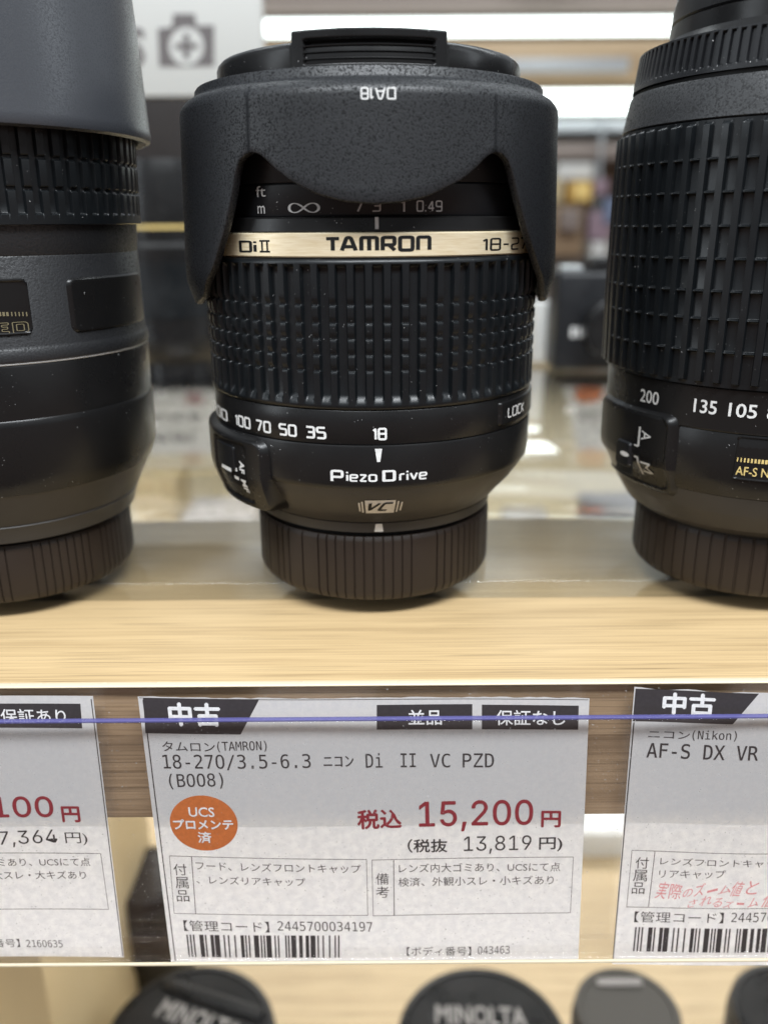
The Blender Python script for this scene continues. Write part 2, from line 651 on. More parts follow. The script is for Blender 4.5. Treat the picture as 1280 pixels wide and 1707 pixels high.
def norm(VF, rot=0):
    V, F = VF
    for _ in range(rot % 4):               # quarter turns clockwise
        V = [(y, -x) for x, y in V]
    x0, x1 = min(v[0] for v in V), max(v[0] for v in V)
    y0, y1 = min(v[1] for v in V), max(v[1] for v in V)
    w, h = max(x1 - x0, 1e-6), max(y1 - y0, 1e-6)
    return [((x - x0) / w, (y - y0) / h) for x, y in V], F


def slice_u(VF, n, m=1):
    """Cut a normalised flat mesh into n strips (and m rows) so that it can follow a barrel."""
    bm = bmesh.new()
    vs = [bm.verts.new((x, y, 0)) for x, y in VF[0]]
    for f in VF[1]:
        try:
            bm.faces.new([vs[i] for i in f])
        except ValueError:
            pass
    for k in range(1, n):
        bmesh.ops.bisect_plane(bm, geom=bm.verts[:] + bm.edges[:] + bm.faces[:], plane_co=(k / n, 0, 0), plane_no=(1, 0, 0))
    for k in range(1, m):
        bmesh.ops.bisect_plane(bm, geom=bm.verts[:] + bm.edges[:] + bm.faces[:], plane_co=(0, k / m, 0), plane_no=(0, 1, 0))
    bm.verts.index_update()
    V = [(v.co.x, v.co.y) for v in bm.verts]
    F = [tuple(v.index for v in f.verts) for f in bm.faces]
    bm.free()
    return V, F


class Ink:
    """Collects flat marks of one colour on one surface into one mesh."""
    def __init__(self):
        self.V, self.F = [], []

    def add(self, V, F):
        b = len(self.V)
        self.V += V
        self.F += [tuple(i + b for i in f) for f in F]

    def build(self, name, mat, parent):
        return sheet(name, self.V, self.F, mat, parent)


def wrap(inkm, VF, rf, th0, th1, z0, z1, eps=0.05, rot=0):
    V, F = slice_u(norm(VF, rot), max(2, int(abs(th1 - th0) / 2)), 10 if callable(rf) else 1)
    out = []
    for u, v in V:
        a, z = radians(th0 + (th1 - th0) * u), z0 + (z1 - z0) * v
        r = (rf(z) if callable(rf) else rf) + eps
        out.append((r * sin(a), -r * cos(a), z))
    inkm.add(out, F)


RECT = ([(0, 0), (1, 0), (1, 1), (0, 1)], [(0, 1, 2, 3)])


def wrap_px(inkm, VF, axis, rf, x0, x1, ytop, ybot, eps=0.05, rot=0, zc=None):
    """Place a mark by where it shows in the photo; its height is read at its middle."""
    r = rf if not callable(rf) else rf(zc)
    xm = (x0 + x1) / 2
    ym = (ytop + ybot) / 2
    t0, t1 = on_lens(x0, ym, axis, r)[0], on_lens(x1, ym, axis, r)[0]
    za, zb = on_lens(xm, ybot, axis, r)[1], on_lens(xm, ytop, axis, r)[1]
    wrap(inkm, VF, rf, t0, t1, za, zb, eps, rot)


def patch(name, rf, th0, th1, z0, z1, mat, parent, nt_=60, nz=50, angle=35):
    V = []
    for i in range(nt_):
        a = th0 + (th1 - th0) * i / (nt_ - 1)
        for k in range(nz):
            z = z0 + (z1 - z0) * k / (nz - 1)
            r = rf(a, z)
            V.append((r * sin(radians(a)), -r * cos(radians(a)), z))
    return finish(name, V, grid_faces(nt_, nz), mat, parent, angle=angle)


def rrect(a, z, a0, a1, z0, z1, ra, edge, R=36.0):
    """1 inside a rounded rectangle on a barrel, falling to 0 over edge mm."""
    k = R * pi / 180
    cx, cz = (a0 + a1) / 2 * k, (z0 + z1) / 2
    hx, hz = (a1 - a0) / 2 * k - ra, (z1 - z0) / 2 - ra
    dx, dz = max(abs(a * k - cx) - hx, 0), max(abs(z - cz) - hz, 0)
    d = hypot(dx, dz) - ra
    return 1 - sst(-edge, 0, d)


# ================================================================== the case: wood board, glass shelf
GT = 4.3                                    # glass thickness
WY0, WY1, WZ0 = 141.4, 238.0, -31.0
board = thing("shelf_board", "oak laminate board with horizontal grain under the front edge of the glass shelf", "shelf board", (0, 190, -GT))
box("board", (-900, WY0 - 190, WZ0), (900, 234 - 190, -0.02), 'wood', board, bev=0.5)
MT['woodedge'] = wood("darker_front_wood", (0.22, 0.145, 0.085), (0.39, 0.272, 0.168))  # wood in a darker brown for the board's front face
box("front_edge", (-900, WY0 - 190 - 0.28, WZ0 + 0.1), (900, WY0 - 190 - 0.01, -1.2), 'woodedge', board)
gl = box("glass_shelf", (-900, 178.3, -GT), (900, 548, 0), 'glass', None, bev=0.25)
tag(gl, "clear glass shelf plate that the three lenses stand on", "glass shelf")

# ================================================================== main lens
AX = (-2.5, 195.0)
main = thing("zoom_lens", "black zoom lens with gold ring and reversed petal hood, in the middle of the shelf", "camera lens", (AX[0], AX[1], 0), "camera lenses standing on the glass shelf")


def capribs(name, r0, z1, N, parent, depth=0.35, mat='cap', wid=0.16, r_top=None):
    zs = [0.0, 0.0, 0.5, 1.6, 2.2, z1 * 0.5, z1 - 1.2, z1 - 0.7, z1, z1]
    rs = [r0 - 8, r0 - 1.3, r0 - 0.75, r0 - 0.2, r0, r0, r0, r0 - 0.1, r0 - 0.5, r0 - 6]
    us = [0, wid * 0.3, wid, wid * 1.3, 0.5, 0.8]
    rnd = random.Random(3)
    skip = {p for p in range(N) if rnd.random() < 0.22}
    V = []
    for p in range(N):
        for k, u in enumerate(us):
            a = 2 * pi * (p + u) / N
            g = depth if (k in (1, 2) and p not in skip) else 0
            for j, (r, z) in enumerate(zip(rs, zs)):
                q = r - (g if 2 <= j <= 7 else 0)
                V.append((q * sin(a), -q * cos(a), z))
    n = len(zs)
    F = grid_faces(N * len(us), n, True)
    F.append(tuple(i * n for i in range(N * len(us))))
    return finish(name, V, F, mat, parent, angle=28)


capribs("rear_cap", 27.7, 15.0, 84, main)
lathe("mount_ring", [(22, 14.2), (26.0, 14.2), (26.0, 15.9), (22, 15.9)], 'dark', main)


def cone_r(z):
    pts = [(15.9, 26.9), (16.2, 27.6), (18.35, 27.9), (18.7, 28.2), (21.6, 30.7), (24.2, 33.0), (27.2, 35.0), (28.2, 35.55), (28.7, 36.0), (29.6, 36.2), (37.4, 36.3)]
    for (za, ra), (zb, rb) in zip(pts, pts[1:]):
        if z <= zb:
            return ra + (rb - ra) * max(z - za, 0) / (zb - za)
    return pts[-1][1]


lathe("base_cone", [(20, 15.9), (26.9, 15.9), (27.6, 16.2), (27.9, 18.35), (27.7, 18.5), (28.2, 18.7), (30.7, 21.6), (33.0, 24.2), (35.0, 27.2), (35.55, 28.2), (30, 28.2)], 'cone', main)
lathe("barrel", [(30, 28.2), (35.6, 28.22), (36.0, 28.7), (36.2, 29.6), (36.3, 37.0), (36.15, 37.35), (30, 37.35)], 'satin', main)
lathe("number_ring", [(30, 37.45), (35.9, 37.45), (36.05, 37.7), (36.05, 43.9), (35.9, 44.15), (30, 44.15)], 'satin', main)

ticks = [63.9, 60.6, 57.7, 54.7, 51.7]


def grip(u, z, a):
    r = 36.45
    g = sst(0.17, 0.27, u) * (1 - sst(0.73, 0.83, u))        # groove in the middle of the period
    ends = sst(45.3, 47.2, z) * (1 - sst(70.6, 71.3, z))
    r -= 0.95 * g * ends
    rib = 1 - g
    for t in ticks:
        d = abs(z - t)
        if -0.3 < z - t < 1.6:
            r -= 0.42 * sst(-0.12, 0.08, z - t) * (1 - sst(0.15, 1.4, z - t)) * rib
    r -= 0.5 * (1 - sst(44.2, 44.9, z)) + 0.5 * sst(71.6, 72.3, z)
    if z <= 44.21 or z >= 72.29:
        r -= 5
    return r


zs = [44.2, 44.25, 44.6, 45.0, 45.3, 45.8, 46.3, 46.8, 47.2]
for t in sorted(ticks):
    zs += [t - 0.6, t - 0.13, t - 0.08, t - 0.02, t + 0.03, t + 0.09, t + 0.3, t + 0.7, t + 1.1, t + 1.5]
zs += [66, 68, 69.5, 70.5, 70.9, 71.3, 71.6, 71.9, 72.25, 72.3]
ribbed("zoom_ring", grip, 67, [0, .06, .12, .17, .2, .235, .27, .38, .5, .62, .73, .765, .8, .83, .9], zs, 'rubber', main, angle=50)

GOLDR = 36.15
gold = lathe("gold_ring", [(30, 72.4), (35.9, 72.4), (GOLDR, 72.65), (GOLDR, 76.5), (35.9, 76.75), (30, 76.75)], 'gold', main)
lathe("index_ring", [(30, 76.85), (35.7, 76.85), (35.8, 77.0), (35.6, 79.2), (35.3, 79.5), (30, 79.5)], 'satin', main)
lathe("distance_ring", [(28, 79.6), (34.5, 79.6), (34.6, 79.8), (34.6, 85.0), (34.4, 85.3), (28, 85.3)], 'black', main)
lathe("inner_barrel", [(28, 85.4), (34.7, 85.4), (34.8, 85.6), (34.8, 97), (34.0, 97.6), (33.6, 103), (28, 103)], 'black', main)

wi, bk = Ink(), Ink()
wrap_px(bk, techno("TAMRON", 0.26, 0.14, 0.34), AX, GOLDR, 544, 719, 393, 420, 0.04)
wrap_px(bk, techno("Di", 0.2, 0.14, 0.28), AX, GOLDR, 399, 428, 401, 421, 0.04)
wrap_px(bk, stroke([([(.25, .04), (.25, .96)], False), ([(.75, .04), (.75, .96)], False), ([(0, 0.03), (1, 0.03)], False), ([(0, .97), (1, .97)], False)], 0.16, 0), AX, GOLDR, 433, 450, 400, 421, 0.04)
wrap_px(bk, techno("18-270", 0.14, 0.14, 0.26), AX, GOLDR, 804, 886, 396, 417, 0.04)
bk.build("lettering", 'dark', gold)
wrap_px(wi, techno("18", 0.20, 0.15), AX, 36.05, 621, 645, 713, 734)
z18 = [on_lens(632, y, AX, 36.05)[1] for y in (734, 713)]
for s, x0, x1, ym in (("35", 511, 544, 721), ("50", 465, 495, 716), ("70", 428, 452, 711), ("100", 393, 418, 704), ("200", 361, 380, 693)):
    t0, t1 = on_lens(x0, ym, AX, 36.05)[0], on_lens(x1, ym, AX, 36.05)[0]
    wrap(wi, techno(s, 0.20, 0.15), 36.05, t0, t1, *z18)
wrap_px(wi, ([(0, 1), (1, 1), (.72, 0), (.28, 0)], [(0, 1, 2, 3)]), AX, 36.3, 625, 637, 748, 770)
# maker's line: big P and D, the rest smaller
zb, zt = on_lens(560, 806, AX, 36.25)[1], on_lens(560, 787, AX, 36.25)[1]
zb, zt = on_lens(632, 803, AX, 36.25)[1], on_lens(632, 784, AX, 36.25)[1]


def bit(s, x0, x1, h, w, ym=795):
    t0, t1 = on_lens(x0, ym, AX, 36.25)[0], on_lens(x1, ym, AX, 36.25)[0]
    wrap(wi, techno(s, w, 0.16, 0.24), 36.25, t0, t1, zb, zb + (zt - zb) * h)


bit("P", 551, 573, 1.0, 0.22)
bit("iezo", 577, 629, 0.86, 0.18)
bit("D", 637, 660, 1.0, 0.22)
bit("rive", 665, 712, 0.86, 0.18)
wi.build("lettering", 'white', main)
wd = Ink()
wrap_px(wd, text2d("ft"), AX, 34.6, 427, 443, 310, 328)
wrap_px(wd, text2d("m"), AX, 34.6, 430, 442, 343, 356)
wrap_px(wd, stroke([([(.5 + .5 * cos(t) / (1 + sin(t) ** 2), .5 + 1.3 * sin(t) * cos(t) / (1 + sin(t) ** 2)) for t in [2 * pi * k / 40 for k in range(40)]], True)], 0.09, 0), AX, 34.6, 480, 534, 338, 355)
wrap_px(wd, techno("7", 0.14), AX, 34.6, 592, 605, 334, 353)
wrap_px(wd, techno("3", 0.14), AX, 34.6, 621, 635, 334, 353)
wrap_px(wd, techno("1", 0.14), AX, 34.6, 668, 675, 334, 353)
wrap_px(wd, techno("0.49", 0.14), AX, 34.6, 694, 737, 334, 353)
wrap_px(wd, RECT, AX, 35.8, 625, 631, 362, 382)
wd.build("distance_lettering", 'greyink', main)
gy = Ink()


def cone_mark(ik, VF, x0, x1, y0, y1, eps):
    def hit(y):
        r = 31.0
        for _ in range(60):
            r = 0.7 * r + 0.3 * cone_r(on_lens(632, y, AX, r)[1])
        return on_lens(632, y, AX, r)[1]
    za, zb_ = hit(y1), hit(y0)
    r = cone_r((za + zb_) / 2)
    t0, t1 = on_lens(x0, (y0 + y1) / 2, AX, r)[0], on_lens(x1, (y0 + y1) / 2, AX, r)[0]
    wrap(ik, VF, cone_r, t0, t1, za, zb_, eps)


cone_mark(gy, ([(.15, 1), (.85, 1), (1, 0), (0, 0)], [(0, 1, 2, 3)]), 624, 639, 873, 886, 0.15)
cone_mark(gy, RECT, 609, 658, 834, 855, 0.12)
for x in (598, 603, 661, 667):
    cone_mark(gy, RECT, x, x + 2.6, 836 if x in (603, 661) else 838, 854 if x in (603, 661) else 852, 0.12)
gy.build("badge", 'white', main)
gb = Ink()
vc = techno("VC", 0.22, 0.12, 0.34)
cone_mark(gb, ([(x + 0.42 * y, y) for x, y in vc[0]], vc[1]), 613, 655, 837.5, 851.5, 0.2)
gb.build("badge_lettering", 'dark', main)

# focus mode switch block on the left flank
def block(a, z):
    base = cone_r(z)
    k = rrect(a, z, -100, -33.5, 19.5, 37.9, 4.0, 1.8)
    top = 37.9 - 2.6 * (1 - sst(19, 29, z))
    rec = rrect(a, z, -66, -43.0, 22.0, 35.6, 1.6, 0.5)
    r = base - 1.2 + (top - base + 1.2) * k - 0.55 * rec
    return r


panel = patch("switch_panel", block, -100, -30, 17.5, 38.3, 'satin', main, 120, 110)
sw = patch("switch", lambda a, z: 36.0 + 1.75 * rrect(a, z, -64, -49.5, 28.4, 34.6, 1.0, 0.5), -65, -48.5, 27.6, 35.2, 'black', panel, 40, 40)
sl = Ink()
def spread(x0, x1, y0, y1, axis, r):
    xm, ym = (x0 + x1) / 2, (y0 + y1) / 2
    return on_lens(x0, ym, axis, r)[0], on_lens(x1, ym, axis, r)[0], on_lens(xm, y1, axis, r)[1], on_lens(xm, y0, axis, r)[1]


bsurf = lambda z: block(-50, z)


def on_panel(VF, x0, x1, y0, y1, rf, r, eps=0.1, rot=0):
    a0, a1, za, zb_ = spread(x0, x1, y0, y1, AX, r)
    wrap(sl, VF, rf, a0, a1, za, zb_, eps, rot)


on_panel(text2d("AF", 0.03), 400, 408, 769, 789, bsurf, 37.35, rot=1)
on_panel(text2d("MF", 0.03), 403, 411, 800, 822, bsurf, 37.2, rot=1)
on_panel(RECT, 389, 396, 779, 784.5, bsurf, 37.35)
on_panel(RECT, 391, 398, 794, 799.5, bsurf, 37.35)
on_panel(RECT, 371, 386, 777, 783, 37.75, 37.75, 0.06)
sl.build("switch_lettering", 'white', panel)
# zoom lock slider on the right
lock = patch("lock_switch", lambda a, z: 35.6 + 1.0 * rrect(a, z, 46, 88, 38.2, 43.6, 0.8, 0.5), 45, 90, 37.6, 44.1, 'satin', main, 60, 30)
li = Ink()
t0, t1 = on_lens(846, 683, AX, 36.6)[0], on_lens(872, 683, AX, 36.6)[0]
wrap(li, techno("LOCK", 0.16), 36.62, t0, t1, on_lens(859, 692, AX, 36.6)[1], on_lens(859, 675, AX, 36.6)[1])
li.build("lock_lettering", 'white', lock)

# reversed petal hood
edge_px = [(392, 283), (399, 268), (409, 258), (420, 255), (432, 257), (443, 265), (457, 280), (485, 302), (530, 325), (575, 337), (625, 341), (668, 338), (710, 329), (766, 302), (793, 280), (806, 265), (817, 257), (828, 255), (838, 258), (847, 268), (853, 284)]
tab = [on_lens(x, y, AX, 39.5) for x, y in edge_px]
right_side = [(867, 326), (884, 394), (901, 450), (914, 488)]
left_side = [(385, 315), (372, 382), (353, 450), (332, 496)]
tab = [(-180, 62.4), (-69, 62.4), (-67.0, 62.9)] + [on_lens(x, y, AX, 40.4) for x, y in reversed(left_side)] + tab + [on_lens(x, y, AX, 40.4) for x, y in right_side] + [(68.5, 62.9), (70.5, 62.4), (180, 62.4)]
tab = sorted(tab)
tab = [p for i, p in enumerate(tab) if i == 0 or p[0] - tab[i - 1][0] > 0.15]


def lerp_tab(x):
    for (xa, ya), (xb, yb) in zip(tab, tab[1:]):
        if xa <= x <= xb:
            return ya + (yb - ya) * (x - xa) / max(xb - xa, 1e-6)
    return tab[-1][1]


def zlow(a):
    if abs(a) > 90:
        a = (180 - abs(a)) * (1 if a > 0 else -1)
    w = [(-1.6, 1), (-0.8, 2), (0, 3), (0.8, 2), (1.6, 1)]
    return sum(lerp_tab(a + d) * k for d, k in w) / 9


seg, V = 540, []
for i in range(seg):
    a = -180 + 360 * i / seg
    zl = zlow(a)
    pan = 0.45 * (sst(-32.5, -31.3, a) * (1 - sst(34.5, 35.7, a)))
    R0 = lambda z: 39.15 + max(98 - z, 0) / 34 * 1.35 + pan - 1.6 * (1 - sst(61.5, 68.5, z))
    prof = [(R0(zl) - 1.0, zl), (R0(zl) - 0.45, zl + 0.04), (R0(zl) - 0.12, zl + 0.25), (R0(zl), zl + 0.7)]
    for k in range(1, 9):
        z = zl + 0.7 + (98.6 - zl - 0.7) * k / 9
        prof.append((R0(z), z))
    prof += [(39.15 + pan, 98.9), (39.05 + pan, 99.6), (38.6 + pan, 100.35), (37.9 + pan * .6, 101.1), (37.0, 101.6), (36.3, 101.9), (35.95, 102.4), (35.9, 103.3), (35.6, 103.75), (33.0, 103.75), (32.4, 103.3), (32.4, 98), (36.9, 97), (37.6, 95.5)]
    for k in range(0, 8):
        z = 95 + (zl + 0.5 - 95) * k / 7
        prof.append((R0(z) - 1.7, z))
    prof.append((R0(zl) - 1.45, zl + 0.06))
    n = len(prof)
    for r, z in prof:
        V.append((r * sin(radians(a)), -r * cos(radians(a)), z))
F = []
for i in range(seg):
    j = (i + 1) % seg
    for k in range(n):
        l = (k + 1) % n
        F.append((i * n + k, j * n + k, j * n + l, i * n + l))
hood = finish("petal_hood", V, F, 'hood', main, angle=40)
hi = Ink()
wrap(hi, techno("DA18", 0.16, 0.16), 39.62, on_lens(660, 156, AX, 39.6)[0], on_lens(601, 156, AX, 39.6)[0], on_lens(630, 145, AX, 39.6)[1], on_lens(630, 166, AX, 39.6)[1], 0.06)
hi.build("hood_lettering", 'white', hood)

# front cap with its spring clip
fc = lathe("front_cap", [(24, 103.2), (31.0, 103.2), (31.15, 103.6), (31.15, 107.3), (30.9, 108.0), (30.3, 108.6), (29.4, 108.9), (20, 108.9), (10, 108.6)], 'satin', main)


def clip(a, z):
    fr = 1 - rrect(a, z, -20.5, 22.5, 104.6, 108.9, 0.6, 0.35, 31)
    r = 31.75
    if fr < 1:
        rid = 0.5 + 0.5 * cos((z - 104.6) * 2 * pi / 1.02)
        r -= (1 - fr) * (1.15 - 0.75 * rid)
    return r


V, nz = [], 56
for i in range(90):
    a = -24.5 + 51 * i / 89
    col = [(20, 103.3), (31.7, 103.3)] + [(clip(a, 103.4 + 6.5 * k / nz), 103.4 + 6.5 * k / nz) for k in range(nz + 1)] + [(31.5, 110.15), (31.1, 110.3), (27.5, 110.4), (26.8, 110.2), (26.6, 108.5), (20, 108.5)]
    for r, z in col:
        V.append((r * sin(radians(a)), -r * cos(radians(a)), z))
n = len(col)
F = grid_faces(90, n)
F.append(tuple(range(n)))
F.append(tuple(89 * n + k for k in reversed(range(n))))
finish("cap_clip", V, F, 'satin', fc, angle=40)
# solid dark strips standing in for the shaded gaps either side of the clip
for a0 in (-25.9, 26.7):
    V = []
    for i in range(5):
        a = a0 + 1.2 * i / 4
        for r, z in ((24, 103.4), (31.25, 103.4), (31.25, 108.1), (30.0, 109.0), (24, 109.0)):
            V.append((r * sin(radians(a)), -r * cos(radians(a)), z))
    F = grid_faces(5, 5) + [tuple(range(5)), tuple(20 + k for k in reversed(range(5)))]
    finish("clip_gap_shade", V, F, 'dark', fc)

# ================================================================== left lens
AL = (-88.5, 192.5)
left = thing("zoom_lens", "large black lens at the left edge with grey reversed hood and gold lettered badge", "camera lens", (AL[0], AL[1], 0), "camera lenses standing on the glass shelf")
capribs("rear_cap", 26.0, 13.4, 90, left)
lathe("mount_ring", [(20, 12.8), (25.0, 12.8), (25.0, 14.3), (20, 14.3)], 'dark', left)
lathe("base_cone", [(20, 14.3), (26.8, 14.3), (27.4, 14.6), (28.4, 18.0), (28.6, 18.3), (28.4, 18.5), (29.3, 20.0), (31.8, 25.2), (32.4, 26.2), (28, 26.2)], 'cone', left)
lathe("barrel", [(28, 26.2), (32.5, 26.25), (33.3, 28.0), (33.9, 30.0), (34.3, 40.5), (34.1, 41.6), (33.9, 41.9), (34.2, 52.2), (34.0, 52.7), (30, 52.7)], 'satin', left)
lathe("bright_line", [(30, 52.75), (34.15, 52.75), (34.25, 52.95), (34.15, 53.2), (30, 53.2)], 'greyink', left)
lathe("barrel", [(30, 53.25), (34.4, 53.25), (34.5, 53.6), (34.3, 55.3), (34.1, 55.7), (33.9, 56.2), (33.8, 72.6), (33.65, 72.9), (33.8, 73.2), (34.1, 78.4), (30, 78.4)], 'band', left)


def lring(u, z, a):
    g = sst(0.42, 0.5, u) * (1 - sst(0.9, 0.98, u))
    r = 35.1 + (z - 79) * 0.03
    e = sst(80.2, 80.6, z)
    r -= 0.85 * g * e
    for t in (84.8, 90.2):
        d = abs(z - t)
        r -= 0.5 * (1 - sst(0.15, 0.5, d)) * (1 - g)
    if z <= 78.51 or z >= 96.4:
        r -= 5
    return r


zs = [78.5, 78.55, 79.2, 80.2, 80.35, 80.5, 80.7, 82.5]
for t in (84.8, 90.2):
    zs += [t - .6, t - .45, t - .3, t - .15, t, t + .15, t + .3, t + .45, t + .6]
zs += [93, 96.3, 96.5]
ribbed("focus_ring", lring, 71, [0, .1, .2, .3, .42, .45, .48, .5, .6, .75, .9, .93, .96, .98], sorted(zs), 'rubber', left, angle=50)
lathe("reversed_hood", [(36.0, 96.2), (36.2, 95.3), (37.8, 95.0), (38.7, 95.4), (38.9, 96.2), (38.8, 97.5), (38.5, 104.5), (38.0, 116), (37.5, 125), (36.6, 150), (36.0, 156), (34, 157)], 'hoodgrey', left)
lathe("lens_front", [(20, 96.4), (33, 96.4), (33, 150), (20, 150)], 'dark', left, 64)
# rounded thumb rest on the right flank
t0, t1 = on_lens(112, 512, AL, 34)[0], on_lens(236, 512, AL, 34)[0]
patch("focus_window", lambda a, z: 33.3 + 1.0 * rrect(a, z, t0, 96, 57.3, 69.0, 2.2, 1.0), t0 - 1.0, 98, 56.6, 69.7, 'satin', left, 70, 50)
# badge
t1 = on_lens(52, 512, AL, 34)[0]
zb0, zb1 = on_lens(20, 561, AL, 34)[1], on_lens(20, 463, AL, 34)[1]
bad = patch("badge", lambda a, z: 33.5 + 0.75 * rrect(a, z, -t1 * 1.6, t1, zb0, zb1, 1.2, 0.35) - 0.25 * rrect(a, z, -t1 * 1.6 + 0.8, t1 - 0.8, zb0 + 0.5, zb1 - 0.5, 1.0, 0.3), -t1 * 1.6 - 0.6, t1 + 0.6, zb0 - 0.4, zb1 + 0.4, 'satin', left, 110, 90)
ib = Ink()
wrap_px(ib, stroke([([(0, 0), (0, 1), (.62, 1), (.62, .8), (.22, .8), (.22, .62), (.55, .62), (.55, .42), (.22, .42), (.22, .2), (.62, .2), (.62, 0)], True),
                    ([(.85, 0), (.85, 1), (1.6, 1), (1.75, .85), (1.75, .15), (1.6, 0)], True), ([(1.07, .2), (1.07, .8), (1.5, .8), (1.5, .2)], True)], 0.06, 0.08), AL, 34.05, -4, 49, 537, 556, 0.06)
ib2 = Ink()
for k in range(9):
    wrap_px(ib2, RECT, AL, 34.05, 46 - 6.2 * k - (2 if k < 5 else 4), 46 - 6.2 * k, 520, 527, 0.06)
ib2.build("distance_ticks", 'dimgold', bad)
ib.build("badge_lettering", 'dimgold', bad)

# ================================================================== right lens
AR = (87.5, 192.5)
rt = thing("zoom_lens", "black ribbed lens at the right edge with an A M switch and gold plate", "camera lens", (AR[0], AR[1], 0), "camera lenses standing on the glass shelf")
capribs("rear_cap", 25.6, 13.6, 56, rt, 0.3)
lathe("mount_ring", [(20, 13), (25.0, 13), (25.0, 14.4), (20, 14.4)], 'dark', rt)
lathe("base_cone", [(20, 14.4), (25.8, 14.4), (26.2, 14.8), (28.2, 16.0), (28.5, 16.3), (30.6, 19.8), (31.0, 20.4), (32.4, 24.4), (28, 24.4)], 'cone', rt)
lathe("barrel", [(28, 24.4), (32.5, 24.5), (33.6, 26.4), (34.2, 28.5), (34.4, 37.8), (34.2, 38.2), (28, 38.2)], 'satin', rt)
lathe("number_ring", [(28, 38.3), (34.5, 38.3), (34.65, 38.5), (34.8, 46.8), (34.6, 47.1), (28, 47.1)], 'satin', rt)
rt_ticks = [54.1, 60.3, 65.5, 71.4, 77.3, 83.3, 89.1]


def rgrip(u, z, a):
    rib = sst(0.0, 0.06, u) * (1 - sst(0.40, 0.46, u)) * sst(47.9, 48.3, z) * (1 - sst(94.9, 95.5, z))
    r = 35.45 + 0.4 * sst(48, 66, z) - 0.1 * sst(80, 95, z)
    for t in rt_ticks:
        d = abs(z - t)
        if d < 0.6:
            r += 0.7 * (1 - sst(0.05, 0.42, d)) * (1 - rib)
    r += 1.05 * rib
    if z <= 47.21 or z >= 95.99:
        r -= 5
    return r


zs = [47.2, 47.25, 47.8, 47.95, 48.1, 48.3, 50]
for t in rt_ticks:
    zs += [t - 2, t - .45, t - .38, t - .28, t - .18, t, t + .18, t + .28, t + .38, t + .45]
zs += [92, 94.8, 95.0, 95.2, 95.5, 95.9, 96.0]
ribbed("zoom_ring", rgrip, 64, [0, .02, .04, .06, .2, .40, .42, .44, .46, .6, .8, .93], zs, 'rubber', rt, angle=50)
lathe("barrel", [(28, 96.1), (35.6, 96.1), (35.8, 96.3), (35.4, 98.2), (34.7, 102.6), (34.4, 103.2), (28, 103.2)], 'band', rt)
lathe("groove", [(28, 103.2), (33.6, 103.2), (33.6, 104.0), (28, 104.0)], 'dark', rt)


def fring(u, z, a):
    g = sst(0.1, 0.2, u) * (1 - sst(0.55, 0.65, u)) * sst(105.0, 105.3, z) * (1 - sst(110.4, 110.8, z))
    r = 34.3 - (z - 104) * 0.13 - 0.6 * g
    if z <= 104.01 or z >= 111.2:
        r -= 5.5
    return r


ribbed("focus_ring", fring, 120, [0, .1, .15, .2, .4, .55, .6, .65, .8], [104, 104.1, 104.6, 105, 105.15, 105.3, 107, 109, 110.4, 110.6, 110.8, 111.1, 111.2, 111.25], 'black', rt, angle=45)
lathe("front_rim", [(26, 111.2), (29.6, 111.2), (29.4, 111.6), (28.6, 112.6), (28.4, 113.2), (24, 113.2)], 'satin', rt)
lathe("front_cap", [(24, 113.2), (27.6, 113.2), (27.6, 116.2), (27.2, 116.5), (27.5, 116.9), (27.2, 120), (26.4, 122.6), (25, 123), (10, 123)], 'satin', rt)

ri = Ink()
z0r, z1r = on_lens(1180, 690, AR, 34.7)[1], on_lens(1180, 667, AR, 34.7)[1]
for s, x0, x1, ym in (("135", 1156, 1195, 677), ("105", 1214, 1262, 683), ("85", 1278, 1312, 688)):
    wrap(ri, text2d(s, 0.012), 34.75, on_lens(x0, ym, AR, 34.7)[0], on_lens(x1, ym, AR, 34.7)[0], z0r, z1r)
ri.build("lettering", 'white', rt)
ri = Ink()
wrap(ri, text2d("200", 0.008), 34.75, on_lens(1067, 664, AR, 34.7)[0], on_lens(1098, 664, AR, 34.7)[0], z0r, z1r)
ri.build("focal_lettering", 'greyink', rt)

ta, tb = on_lens(1135, 740, AR, 35)[0], -100


def rblock(a, z):
    base = 34.2 if z > 28.5 else 32.5 + (z - 24.5) * 0.42
    k = rrect(a, z, tb, ta, 20.6, 41.6, 3.6, 2.6, 35)
    kk = rrect(a, z, tb, ta - 4.5, 23.2, 39.8, 2.4, 0.5, 35)
    return base - 1.0 + (3.0 - 1.0 * (1 - sst(25, 31, z))) * k - 0.35 * kk


rp = patch("switch_panel", rblock, tb, ta + 2, 19.6, 43.0, 'satin', rt, 120, 100)
rsurf = lambda z: rblock(ta - 8, z)
ri = Ink()
def sw_th(x, y): return on_lens(x, y, AR, 36.1)
for s, (x0, x1, y0, y1) in (("A", (1068, 1084, 719, 735)), ("M", (1063, 1080, 771, 791))):
    a0, a1, za, zb_ = spread(x0, x1, y0, y1, AR, 36.1)
    wrap(ri, text2d(s, 0.0), rsurf, a0, a1, za, zb_, 0.22, rot=1)
for x0, x1, y0, y1 in ((1063, 1066, 711, 744), (1056, 1063, 741, 744), (1058, 1061, 763, 793), (1055, 1062, 760, 763)):
    a0, a1, za, zb_ = spread(x0, x1, y0, y1, AR, 36.1)
    wrap(ri, RECT, rsurf, a0, a1, za, zb_, 0.22)
ri.build("switch_lettering", 'greyink', rp)
(a0, z0), (a1, z1) = sw_th(1036, 764), sw_th(1053, 750)
knob = patch("switch", lambda a, z: 35.6 + 0.85 * rrect(a, z, a0 - 4, a1 - .4, z0 - 1.6, z1 + 1.6, 1.0, 0.5, 36), a0 - 4.5, a1 + 0.1, z0 - 3, z1 + 3, 'black', rp, 40, 40)
ri = Ink()
